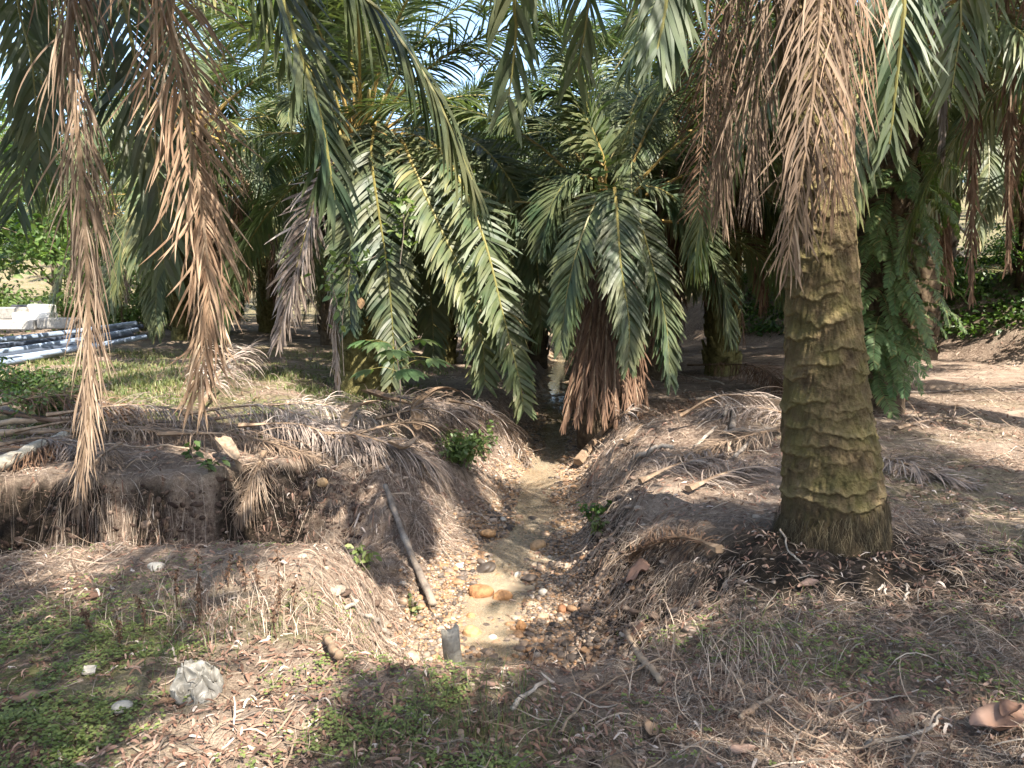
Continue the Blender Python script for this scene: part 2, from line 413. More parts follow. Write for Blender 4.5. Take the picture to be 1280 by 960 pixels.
def build_ground():
    ax = 2.0; U = math.asinh(260 / ax); u = np.linspace(-U, U, 860); X = ax * np.sinh(u)
    ay = 2.6; y0 = 5.2; ya = math.asinh((-30 - y0) / ay); yb = math.asinh((420 - y0) / ay)
    Y = y0 + ay * np.sinh(np.linspace(ya, yb, 900))
    xx, yy = np.meshgrid(X, Y, indexing='ij'); z = H(xx, yy)
    bed, moss, hum_shade = masks(xx, yy, z)
    nx, ny = xx.shape
    v = np.stack([xx, yy, z], -1).reshape(-1, 3); c = np.stack([bed, moss, hum_shade], -1).reshape(-1, 3)
    i, j = np.meshgrid(np.arange(nx - 1), np.arange(ny - 1), indexing='ij'); b = i * ny + j
    f = np.stack([b, b + ny, b + ny + 1, b + 1], -1).reshape(-1, 4)
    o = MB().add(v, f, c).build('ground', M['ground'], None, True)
    tag(o, 'brown plantation floor cut by a shallow eroded stream ditch', 'ground', kind='structure')
    # the stream
    yw = np.linspace(4.15, 34, 300); s = np.linspace(-1, 1, 9)
    yy, ss = np.meshgrid(yw, s, indexing='ij')
    xx = xs(yy) + ss * (hw(yy) + .12); zz = zb(yy) - .012 + 0 * xx
    n1, n2 = xx.shape; i, j = np.meshgrid(np.arange(n1 - 1), np.arange(n2 - 1), indexing='ij'); b = i * n2 + j
    o = MB().add(np.stack([xx, yy, zz], -1).reshape(-1, 3), np.stack([b, b + 1, b + n2 + 1, b + n2], -1).reshape(-1, 4)).build('stream_water', M['water'], None, True)
    tag(o, 'shallow tan muddy water running along the stony stream bed', 'water', kind='structure')
build_ground()

# ------------------------------------------------------------------ fronds
def frond(mb, path, N0, Lmax=.85, npair=100, wid=.020, a0=62, a1=28, start=.2, grav=.5, seed=0, nseg=5,
          r0=.035, r1=.006, dead=False, tintc=.45, tints=.25, ground=False, elev=(24, -8), keep=1.0, petw=1.6, tipred=.12, facing=False, jit=None):
    """a pinnate frond: m0 leaflets, m1 rachis"""
    g = np.random.default_rng(seed)
    path = np.asarray(path, float)
    seg = np.linalg.norm(np.diff(path, axis=0), axis=1); S = np.concatenate([[0], np.cumsum(seg)]); Ltot = S[-1]; S /= Ltot
    T = nrm(np.gradient(path, axis=0)); N = []
    cur = np.asarray(N0, float); F0 = cur.copy()
    for t in T:
        if facing: cur = F0 + np.array([0, 0, .7])
        cur = cur - (cur @ t) * t; cur = cur / max(np.linalg.norm(cur), 1e-6); N.append(cur)
    N = np.array(N)
    s = start + (1 - start) * (np.linspace(0, 1, npair) ** .95)
    s = np.repeat(s, 2) + g.normal(0, .003, npair * 2); s = np.clip(s, start, 1)
    side = np.tile([1., -1.], npair)
    if keep < 1:
        k = g.random(len(s)) < keep; s = s[k]; side = side[k]
    n = len(s)
    it = lambda A: np.stack([np.interp(s, S, A[:, i]) for i in range(3)], -1)
    p = it(path); t = nrm(it(T)); nn = nrm(it(N)); b = nrm(np.cross(t, nn))
    q = (s - start) / (1 - start)
    prof = np.interp(q, [0, .12, .35, .6, .85, 1], [.45, .8, 1, .95, .68, .42])
    L = Lmax * prof * g.uniform(.85, 1.1, n)
    ang = np.radians(a0 + (a1 - a0) * q + g.normal(0, jit if jit else (2.5 if not dead else 7), n))
    el = np.radians(np.where(g.random(n) < .5, elev[0], elev[1]) + g.normal(0, 4 if not dead else 8, n))
    d = np.cos(ang)[:, None] * t + np.sin(ang)[:, None] * (side[:, None] * b * np.cos(el)[:, None] + nn * np.sin(el)[:, None])
    tw = np.radians(g.normal(0, 13 if not dead else 25, n))
    P = [p]; D = [d]; step = L / nseg
    gz = np.array([0, 0, -1.])
    gr = grav * (g.uniform(.6, 1.4, n) if dead else g.uniform(.85, 1.15, n))
    curl = g.normal(0, .045 if dead else .025, (n, 3))
    for k in range(nseg):
        d = nrm(d + gz * (gr * (.35 + .9 * (k + 1) / nseg) * 1.6 / nseg)[:, None] + curl)
        P.append(P[-1] + d * step[:, None]); D.append(d)
    P = np.stack(P, 1); D = np.stack(D, 1)
    if ground:
        hh = H(P[..., 0], P[..., 1]) + .008 + .03 * g.random((n, 1))
        P[..., 2] = np.maximum(P[..., 2], hh)
    Nn = nn * np.cos(tw)[:, None] + t * np.sin(tw)[:, None]
    W = nrm(np.cross(D, Nn[:, None]))
    pr = np.interp(np.linspace(0, 1, nseg + 1), [0, .15, .5, .8, 1], [.45, .9, 1, .7, .06])
    W = W * (wid * g.uniform(.75, 1.2, n))[:, None, None] * pr[None, :, None]
    c0 = np.clip(tintc + tints * g.normal(0, .6, n), 0, 1)
    C = np.stack([np.repeat(c0[:, None], nseg + 1, 1), np.tile(np.linspace(0, 1, nseg + 1), (n, 1)), np.repeat(g.random(n)[:, None], nseg + 1, 1)], -1)
    if tipred: C[..., 0] = np.clip(C[..., 0] + tipred * np.linspace(0, 1, nseg + 1) ** 3, 0, 1)
    mb.ribbons(P, W, C, 0)
    m = len(path); sr = np.linspace(0, 1, m)
    rr = r1 + (r0 - r1) * (1 - sr) ** 1.1; rr = rr * np.where(sr < start, 1 + (petw - 1) * (1 - sr / start), 1)
    ct = np.stack([np.clip(1 - sr * 1.2, .25, 1) if not dead else g.uniform(.3, .8, m), sr, sr], -1)
    mb.tube(path, rr, 5, ct, 1, True, .7, N[0])
    return mb

def arch(e0, e1, L, p=1.25, m=26, side=0.0):
    s = np.linspace(0, 1, m); e = np.radians(e0 + (e1 - e0) * s ** p); ds = L / (m - 1)
    x = np.concatenate([[0], np.cumsum(np.cos(e[:-1]) * ds)]); z = np.concatenate([[0], np.cumsum(np.sin(e[:-1]) * ds)])
    return np.stack([x, side * s ** 2 * L, z], -1)

CLS = [(84, 30, 3.6), (70, -5, 4.6), (55, -35, 4.9), (40, -58, 5.0), (24, -74, 5.0), (8, -82, 4.8), (-12, -86, 4.5), (-35, -88, 4.2)]
PROTO = {}
def protos():
    for ci, (e0, e1, L) in enumerate(CLS):
        for v in range(2):
            path = arch(e0, e1, L, 1.15 + .25 * v, 26, .05 * (1 - 2 * v))
            n0 = np.array([-math.sin(R(e0)), 0, math.cos(R(e0))])
            mb = frond(MB(), path, n0, .82, 130, .0165, 60, 28, .2, .45 + .06 * ci, 100 + ci * 2 + v, 5, tintc=.3 + .04 * ci + .08 * v, tints=.28, tipred=.25)
            o = mb.build('frond_pattern', [M['leaf'], M['rachis']]); PROTO[('g', ci, v)] = o.data; bpy.data.objects.remove(o)
    for v in range(4):
        path = arch(-5 - 20 * (v % 2), -89, 3.6 + .2 * v, .55, 26, .03 * (v - 1.5))
        n0 = np.array([.1, 0, 1.])
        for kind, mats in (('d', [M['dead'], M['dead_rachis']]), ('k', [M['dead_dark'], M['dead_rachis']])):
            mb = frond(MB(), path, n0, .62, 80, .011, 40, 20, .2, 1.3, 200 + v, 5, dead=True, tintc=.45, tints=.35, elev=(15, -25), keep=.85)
            o = mb.build('frond_pattern', mats); PROTO[(kind, 0, v)] = o.data; bpy.data.objects.remove(o)
protos()

# ------------------------------------------------------------------ trunks
def stub_trunk(mb, h, r0, r1, seed, stubs=True, lean=(0, 0)):
    g = np.random.default_rng(seed)
    k = 30; n = 18; zz = np.linspace(-.25, h, k); a = np.arange(n) * 2 * np.pi / n
    t = np.clip(zz / h, 0, 1)
    rad = r1 + (r0 - r1) * np.exp(-t * 6) + .04 * np.sin(t * 2)
    A, Z = np.meshgrid(a, zz); Rr = rad[:, None] * (1 + .18 * (fbm(A * 3, Z * 5, seed) - .5))
    X = Rr * np.cos(A) + lean[0] * np.clip(Z / h, 0, 1)[:, :] ** 1.5; Y = Rr * np.sin(A) + lean[1] * np.clip(Z / h, 0, 1) ** 1.5
    i, j = np.meshgrid(np.arange(k - 1), np.arange(n), indexing='ij'); j2 = (j + 1) % n
    f = np.stack([i * n + j, i * n + j2, (i + 1) * n + j2, (i + 1) * n + j], -1).reshape(-1, 4)
    mb.add(np.stack([X, Y, Z], -1).reshape(-1, 3), f)
    if stubs:
        m = int(h * 26)
        for q in range(m):
            th = q * 2.39996 + g.normal(0, .1); z = .15 + (h - .05) * q / m
            lx = lean[0] * (z / h) ** 1.5; ly = lean[1] * (z / h) ** 1.5
            rr = r1 + (r0 - r1) * math.exp(-z / h * 6)
            d = np.array([math.cos(th), math.sin(th), 0]); s = np.array([-d[1], d[0], 0]); up = np.array([0, 0, 1.])
            l = g.uniform(.12, .30); w = g.uniform(.07, .11); base = np.array([lx, ly, z]) + d * (rr - .05)
            tip = base + d * (.09 + .05 * g.random()) + up * l
            v = [base - s * w - up * .05, base + s * w - up * .05, base + s * w * .9 + d * .10, base - s * w * .9 + d * .10,
                 tip - s * w * .5, tip + s * w * .5, tip + s * w * .45 + d * .035, tip - s * w * .45 + d * .035]
            fc = [(0, 1, 2, 3), (3, 2, 6, 7), (7, 6, 5, 4), (0, 3, 7, 4), (2, 1, 5, 6)]
            mb.add(np.array(v), fc)
    return mb

def palm(loc, h, label, group=None, n=26, seed=0, cls=(0, 7), dead=4, deadkind='d', scale=1.0, r=(.36, .26), trunk='trunk', stubs=True, lean=(0, 0), skip=None, name='oil_palm'):
    g = np.random.default_rng(seed)
    z0 = float(H(loc[0], loc[1]))
    o = thing(name, (loc[0], loc[1], z0), label, 'palm tree', group)
    stub_trunk(MB(), h, r[0], r[1], seed, stubs, lean).build('trunk', M[trunk], o, True)
    az0 = g.uniform(0, 360)
    for i in range(n + dead):
        isd = i >= n
        t = i / max(n - 1, 1)
        az = R(az0 + i * 137.508)
        if skip and skip(math.cos(az), math.sin(az), t, isd): continue
        if isd: me = PROTO[(deadkind, 0, int(g.integers(4)))]
        else:
            ci = int(np.clip(round(cls[0] + (cls[1] - cls[0]) * t ** .8 + g.normal(0, .35)), 0, 7)); me = PROTO[('g', ci, int(g.integers(2)))]
        f = link('dead_frond' if isd else 'frond', me, o)
        rr = .12 + .1 * t
        f.location = (lean[0] + rr * math.cos(az), lean[1] + rr * math.sin(az), h + .15 - .35 * t)
        f.rotation_euler = (g.normal(0, .06), g.normal(0, .05), az)
        s = scale * g.uniform(.88, 1.08)
        if isd: s *= min(1, (h + .1) / 3.4)
        f.scale = (s, s, s)
    return o

# ------------------------------------------------------------------ foremost palm at right
def main_trunk():
    g = np.random.default_rng(3)
    bx, by = 2.05, 4.75; z0 = float(H(bx, by)) - .05
    top = 4.9
    o = thing('oil_palm', (bx, by, z0), 'large oil palm with bare mossy ringed trunk and brown dead frond hanging in front', 'palm tree')
    k = 900; n = 260; zz = np.linspace(-.2, top, k); a = np.arange(n) * 2 * np.pi / n
    rad = np.interp(zz, [-.2, 0, .15, .4, .7, 1.0, 1.4, 2.0, 3, 4.9], [.345, .325, .308, .292, .272, .245, .222, .196, .186, .19])
    A, Z = np.meshgrid(a, zz); ca, sa = np.cos(A), np.sin(A)
    # old leaf-base scars: overlapping crescent ledges in a spiral
    disp = np.zeros_like(A); rid = np.zeros_like(A)
    nz1 = fbm(ca * 2.2 + 7, sa * 2.2 + Z * 2.2, 5); nz2 = fbm(ca * 6 + 3, sa * 6 + Z * 7, 8); nz3 = fbm(ca * 17 + 2, sa * 17 + Z * 19, 15, 3)
    q = 0; z = .22
    while z < top + .1:
        th = q * 2.39996 + g.normal(0, .15); w = g.uniform(.5, 1.1); hh = g.uniform(.03, .06)
        da = (A - th + np.pi) % (2 * np.pi) - np.pi
        zl = z + .07 * (da / w) ** 2 * g.uniform(-.3, 1.2) + .05 * (nz2 - .5) + .09 * (nz1 - .5) + .018 * (nz3 - .5)
        env = np.clip(1 - (da / w) ** 2, 0, 1) ** .5
        dz = Z - zl
        led = np.where(dz < 0, np.exp(-(dz / .007) ** 2), np.exp(-dz / hh)) * env
        am = g.uniform(.010, .026)
        disp = np.maximum(disp, am * led); rid = np.maximum(rid, led * (am / .02))
        z += .030 if z > .9 else .021; q += 1
    disp = disp + .035 * (nz1 - .5) + .022 * (nz2 - .5) + .024 * (nz3 - .5) + .010 * (fbm(ca * 40 + 2, sa * 40 + Z * 45, 35, 2) - .5)
    # frayed fibrous root mass round the foot
    ft = smooth(.24, .08, Z + .18 * (nz1 - .5) - .12 * ca)
    fib = fbm(A * 26, Z * 2.5, 77, 3)
    disp = disp * (1 - ft) + ft * (.03 * (fib - .5) + .03)
    Rr = rad[:, None] + disp
    leanx = .02 * np.sin(Z * .8) - .088 * Z * smooth(0, .8, Z)
    X = Rr * ca + leanx; Y = Rr * sa
    i, j = np.meshgrid(np.arange(k - 1), np.arange(n), indexing='ij'); j2 = (j + 1) % n
    f = np.stack([i * n + j, i * n + j2, (i + 1) * n + j2, (i + 1) * n + j], -1).reshape(-1, 4)
    c = np.stack([np.clip(rid, 0, 1), ft, nz2], -1).reshape(-1, 3)
    MB().add(np.stack([X, Y, Z], -1).reshape(-1, 3), f, c).build('trunk', M['trunk_main'], o, True)
    # hanging rootlets
    m = 2600; th = g.uniform(0, 2 * np.pi, m); z1 = g.uniform(.0, .25, m) + .08 * np.cos(th); L = g.uniform(.04, .14, m)
    t = np.linspace(0, 1, 5)
    Pz = z1[:, None] - L[:, None] * t; rr = np.interp(Pz, [-.2, 0, .15, .4], [.355, .337, .322, .306]) + .012 + g.uniform(0, .018, m)[:, None] * (.3 + t)
    aa = th[:, None] + g.normal(0, .05, m)[:, None] * t * 2
    P = np.stack([rr * np.cos(aa), rr * np.sin(aa), Pz], -1)
    W = np.stack([-np.sin(aa), np.cos(aa), 0 * aa], -1) * (.0018 * (1.1 - t))[None, :, None]
    C = np.repeat(np.repeat(g.random(m)[:, None, None], 5, 1), 3, 2)
    MB().ribbons(P, W, C).build('root_skirt', M['roots'], o)
    return o, np.array([bx - .48, by, z0 + top])
PM, CR = main_trunk()

def hero(parent, pts, N0, mats, name, label=None, **kw):
    """a frond through given world points, a part of its palm"""
    kw.setdefault('facing', True); kw.setdefault('keep', .94)
    mb = frond(MB(), spline(pts, 44), N0, **kw)
    o = worldpart(mb, name, [M[m] for m in mats], parent)
    if label: o['label'] = label
    return o
DEADM = ('dead', 'dead_rachis'); RUS = ('dead_red', 'dead_rachis'); GRE = ('leaf', 'rachis')
tocam = (0, -1, .15)
# dead frond in front of the trunk
hero(PM, [CR + (0, -.15, 0), (1.68, 4.35, 4.75), PT(1030, -70, 4.15), PT(1022, 50, 4.12), PT(1012, 150, 4.14), PT(998, 240, 4.2), PT(984, 325, 4.24)], tocam, DEADM, 'dead_frond', 'brown dead frond hanging in front of the trunk',
     Lmax=0.56, npair=115, wid=0.0055, a0=58, a1=24, start=.12, grav=1.1, seed=11, nseg=9, jit=4, dead=True, tintc=0.28, tints=.35, r0=.026, r1=.004, elev=(18, -14))
hero(PM, [CR + (-.15, 0, 0), (1.50, 4.9, 4.85), PT(968, -80, 4.5), PT(955, 40, 4.5), PT(945, 140, 4.5), PT(940, 230, 4.55)], tocam, DEADM, 'dead_frond',
     Lmax=0.75, npair=100, wid=0.0042, a0=36, a1=12, start=.15, grav=1.7, seed=12, nseg=9, dead=True, tintc=0.32, tints=.35, r0=.024, r1=.004, elev=(15, -15), keep=.8)
hero(PM, [CR + (-.15, 0, 0), (1.30, 4.9, 4.9), PT(932, -80, 4.9), PT(918, 40, 4.9), PT(905, 150, 4.95), PT(902, 250, 5.0)], tocam, DEADM, 'dead_frond', None,
     Lmax=.75, npair=95, wid=.0045, a0=42, a1=14, start=.15, grav=1.5, seed=18, nseg=8, dead=True, tintc=.3, tints=.3, r0=.022, r1=.004, elev=(15, -15))
hero(PM, [CR + (.05, -.1, 0), (1.85, 4.35, 4.8), PT(1062, -60, 4.2), PT(1059, 40, 4.2), PT(1052, 150, 4.22), PT(1042, 240, 4.26)], tocam, RUS, 'dead_frond',
     Lmax=0.7, npair=120, wid=0.0042, a0=34, a1=16, start=.15, grav=1.6, seed=13, nseg=9, dead=True, tintc=0.45, tints=.3, r0=.02, r1=.004, elev=(15, -15), keep=.7)
hero(PM, [CR + (-.15, .1, 0), (1.3, 5.3, 5.0), PT(890, -80, 5.5), PT(883, 30, 5.6), PT(880, 140, 5.7), PT(872, 260, 5.8)], tocam, ('dead_dark', 'dead_rachis'), 'dead_frond', 'dark see-through dead frond left of the trunk',
     Lmax=0.46, npair=100, wid=0.005, a0=58, a1=40, start=.1, grav=0.35, seed=14, nseg=7, jit=4, dead=True, tintc=.55, tints=.3, r0=.024, r1=.004, elev=(12, -12))
hero(PM, [CR + (-.2, -.1, 0), (1.2, 4.4, 5.1), (.95, 4.2, 4.4), PT(838, -60, 4.1), PT(832, 10, 4.05), PT(822, 62, 4.0)], tocam, GRE, 'frond',
     Lmax=.62, npair=150, wid=0.012, a0=56, a1=20, start=.15, grav=0.5, seed=15, nseg=7, tintc=0.4, tints=.25, elev=(20, -10))
hero(PM, [CR + (.2, 0, 0), (2.5, 4.5, 5.0), PT(1138, -80, 4.6), PT(1129, 20, 4.6), PT(1122, 90, 4.65), PT(1112, 180, 4.7)], tocam, GRE, 'frond',
     Lmax=0.52, npair=120, wid=0.012, a0=58, a1=28, start=.15, grav=0.4, seed=16, nseg=7, tintc=0.4, tints=.3, elev=(20, -10))
hero(PM, [CR + (.2, .1, .1), (2.9, 4.9, 5.3), (3.4, 5.0, 4.9), PT(1215, -60, 5.2), PT(1200, 40, 5.25), PT(1190, 110, 5.3)], tocam, GRE, 'frond',
     Lmax=.7, npair=110, wid=0.014, a0=58, a1=36, start=.15, grav=0.4, seed=17, nseg=6, tintc=0.35, tints=.3)
SUNV = np.array([.50, -.80, 1.12]); SUNV /= np.linalg.norm(SUNV)
GAPS = [(-1.95, 4.7, 2.2, .6), (-2.0, 4.75, 1.3, .5), (-.9, 11.1, 3.0, .8), (-.3, 11, 2.2, .7), (-2.0, 11.4, 3.2, .5), (.05, 6.6, -.7, .7), (.35, 8.4, -.65, .7), (0, 5.0, -.75, .65), (.55, 10.2, -.6, .6), (4.2, 6.2, .1, .9), (5.2, 8, .2, .9), (3.4, 4.2, 0, .5), (2.0, 4.5, 1.6, .4),
        (-2.0, 7.6, -.2, .55), (-3.3, 10.3, .3, .9), (-4.6, 9.6, .3, .7), (1.6, 6.6, -.1, .5), (2.5, 8.8, .3, .5), (1.3, 2.8, 0, .3), (7, 11, .3, 1.2), (6.4, 8.8, .2, .8), (2.3, 2.5, 0, .3), (1.5, 11, 2.6, .5), (-1.1, 5.2, -.1, .3), (-.29, 4.1, -.35, .35), (4.4, 4.6, 0, .5)]
def shades_gap(me, mat):  # true for crown fronds to leave out, so sun reaches the chosen spots
    n = len(me.vertices); co = np.empty(n * 3, np.float32); me.vertices.foreach_get('co', co); co = co.reshape(-1, 3)[::7]
    p = co @ np.array(mat.to_3x3()).T + np.array(mat.translation)
    for gx, gy, gz, gr in GAPS:
        d = p - (gx, gy, gz); a = d @ SUNV; r = np.linalg.norm(d - a[:, None] * SUNV, axis=1)
        if ((r < gr * .75) & (a > .3)).mean() > .035: return True
    return False
from mathutils import Matrix, Euler
def trs(loc, rot, sc): return Matrix.LocRotScale(Vector(loc), Euler(rot), Vector((sc, sc, sc)))
def crown(parent, c, n, seed, cls, skip, dead=0, scale=1.0, dk='d', gaps=True):
    g = np.random.default_rng(seed); off = np.array(parent.location)
    for i in range(n + dead):
        t = (i % n) / max(n - 1, 1); isd = i >= n; az = R(seed * 31 + i * 137.508)
        if skip(math.cos(az), math.sin(az), t): continue
        ci = int(np.clip(round(cls[0] + (cls[1] - cls[0]) * t + g.normal(0, .3)), 0, 7))
        me = PROTO[(dk, 0, int(g.integers(4)))] if isd else PROTO[('g', ci, int(g.integers(2)))]
        p = c - off + np.array([.15 * math.cos(az), .15 * math.sin(az), .1 - .3 * t])
        rot = (g.normal(0, .05), g.normal(0, .05), az); s = scale * g.uniform(.9, 1.08)
        if gaps and shades_gap(me, trs(p + off, rot, s)): continue
        f = link('dead_frond' if isd else 'frond', me, parent); f.location = p; f.rotation_euler = rot; f.scale = (s, s, s)
crown(PM, CR, 28, 5, (0, 4), lambda cx, cy, t: t > .7 and cy < .3)

# ------------------------------------------------------------------ palm just beyond the left edge
def left_palm():
    x, y = -5.1, 4.7; z0 = float(H(x, y)); h = 5.3
    o = thing('oil_palm', (x, y, z0), 'oil palm rooted beyond the left edge, two long brown fronds hanging into view', 'palm tree')
    stub_trunk(MB(), h, .38, .27, 51).build('trunk', M['trunk'], o, True)
    c = np.array([x, y, z0 + h])
    hero(o, [c + (.2, .1, 0), (-4.0, 4.9, 5.1), PT(70, -60, 5.0), PT(85, 60, 5.0), PT(100, 200, 5.0), PT(110, 360, 5.05), PT(112, 500, 5.05), PT(102, 590, 5.1)], (.6, -1, .2), DEADM, 'dead_frond', 'shaggy grey brown dead frond hanging furthest left',
         Lmax=.6, npair=230, wid=0.005, a0=40, a1=14, start=.15, grav=1.8, seed=21, nseg=8, dead=True, tintc=0.42, tints=.4, r0=.032, r1=.005, elev=(25, -25))
    hero(o, [c + (.2, 0, 0), (-4.1, 4.6, 5.2), (-3.0, 4.6, 4.6), PT(195, -40, 4.7), PT(212, 40, 4.7), PT(232, 140, 4.7), PT(252, 260, 4.72), PT(262, 380, 4.75), PT(248, 490, 4.8)], (.5, -1, .3), RUS, 'dead_frond', 'orange brown dead frond with sunlit leaflets',
         Lmax=.66, npair=220, wid=0.0065, a0=50, a1=20, start=.18, grav=0.5, seed=22, nseg=8, jit=5, dead=True, tintc=0.55, tints=.3, r0=.03, r1=.004, elev=(20, -16))
    hero(o, [c + (.2, .1, .1), (-4.0, 5.2, 5.5), (-3.2, 5.4, 4.8), PT(140, -40, 5.5), PT(172, 90, 5.5), PT(195, 210, 5.5), PT(205, 330, 5.5)], (.5, -1, .3), GRE, 'frond',
         Lmax=.72, npair=150, wid=0.016, a0=60, a1=30, start=.15, grav=0.45, seed=23, nseg=6, tintc=0.14, tints=.2)
    hero(o, [c + (.2, -.1, .2), (-4.0, 4.4, 5.9), (-2.6, 4.2, 5.2), (-1.75, 4.2, 4.2), PT(335, -40, 4.2), PT(372, 60, 4.2), PT(402, 150, 4.2), PT(418, 250, 4.2)], (.7, -.6, .3), GRE, 'frond', 'green frond hanging down left of centre, tinted dark as if in shade',
         Lmax=0.66, npair=170, wid=0.016, a0=62, a1=32, start=.2, grav=0.4, seed=24, nseg=7, tintc=0.1, tints=.2)  # leaf tint lowered to stand for shade from the crown above
    hero(o, [c + (.2, -.1, .3), (-4.0, 4.2, 6.3), (-2.4, 4.0, 6.0), (-1.3, 4.0, 4.9), PT(430, -60, 4.1), PT(480, 20, 4.1), PT(540, 110, 4.1), PT(590, 225, 4.15)], (.7, -.6, .6), GRE, 'frond', 'long frond slanting down towards the centre, tinted dark as if in shade',
         Lmax=0.78, npair=180, wid=0.016, a0=58, a1=14, start=.2, grav=1.3, seed=25, nseg=7, tintc=0.14, tints=.25, tipred=.25)  # darkened leaf tint here too, painting in the crown's shade
    hero(o, [c + (.2, .1, .3), (-4.2, 5.3, 6.2), (-3.4, 6.0, 5.6), PT(20, -40, 6.3), PT(40, 80, 6.3), PT(50, 200, 6.3)], (.5, -1, .3), GRE, 'frond',
         Lmax=.75, npair=130, wid=0.014, a0=56, a1=32, start=.15, grav=0.5, seed=26, nseg=5, tintc=.15, tints=.15)
    hero(o, [c + (.2, 0, .3), (-4.3, 5.0, 6.3), (-3.6, 5.6, 5.9), PT(85, -60, 6.8), PT(60, 60, 6.8), PT(38, 170, 6.8), PT(20, 260, 6.8)], (.5, -1, .3), GRE, 'frond',
         Lmax=.75, npair=130, wid=0.014, a0=56, a1=32, start=.15, grav=0.5, seed=27, nseg=5, tintc=.12, tints=.15)
    crown(o, c, 26, 9, (0, 6), lambda cx, cy, t: (t > .45 and cx > .1))
left_palm()

# ------------------------------------------------------------------ palm behind the viewer whose tips show at the top
def behind_palm():
    x, y = 1.2, -2.8; z0 = float(H(x, y)); h = 5.6
    o = thing('oil_palm', (x, y, z0), 'oil palm behind the viewer, only its dark frond tips show along the top', 'palm tree')
    stub_trunk(MB(), h, .38, .27, 52).build('trunk', M['trunk'], o, True)
    c = np.array([x, y, z0 + h])
    hero(o, [c + (-.1, .2, .2), (.9, -.8, 7.0), (.5, 1.8, 6.8), (.3, 3.6, 5.3), PT(648, -60, 4.4), PT(645, 40, 4.6), PT(636, 120, 4.7)], (0, .3, 1), GRE, 'frond',
         Lmax=0.76, npair=160, wid=0.016, a0=58, a1=28, start=.2, grav=0.5, seed=31, nseg=6, tintc=0.12, tints=.2)
    hero(o, [c + (.1, .2, .2), (1.5, -.8, 7.2), (1.3, 2, 7.0), (.95, 4.2, 5.6), PT(742, -80, 5.2), PT(735, 10, 5.3), PT(722, 90, 5.4)], (0, .3, 1), GRE, 'frond',
         Lmax=0.74, npair=150, wid=0.016, a0=58, a1=28, start=.2, grav=0.5, seed=32, nseg=6, tintc=0.12, tints=.2)
    crown(o, c, 32, 3, (0, 3), lambda cx, cy, t: False)
behind_palm()

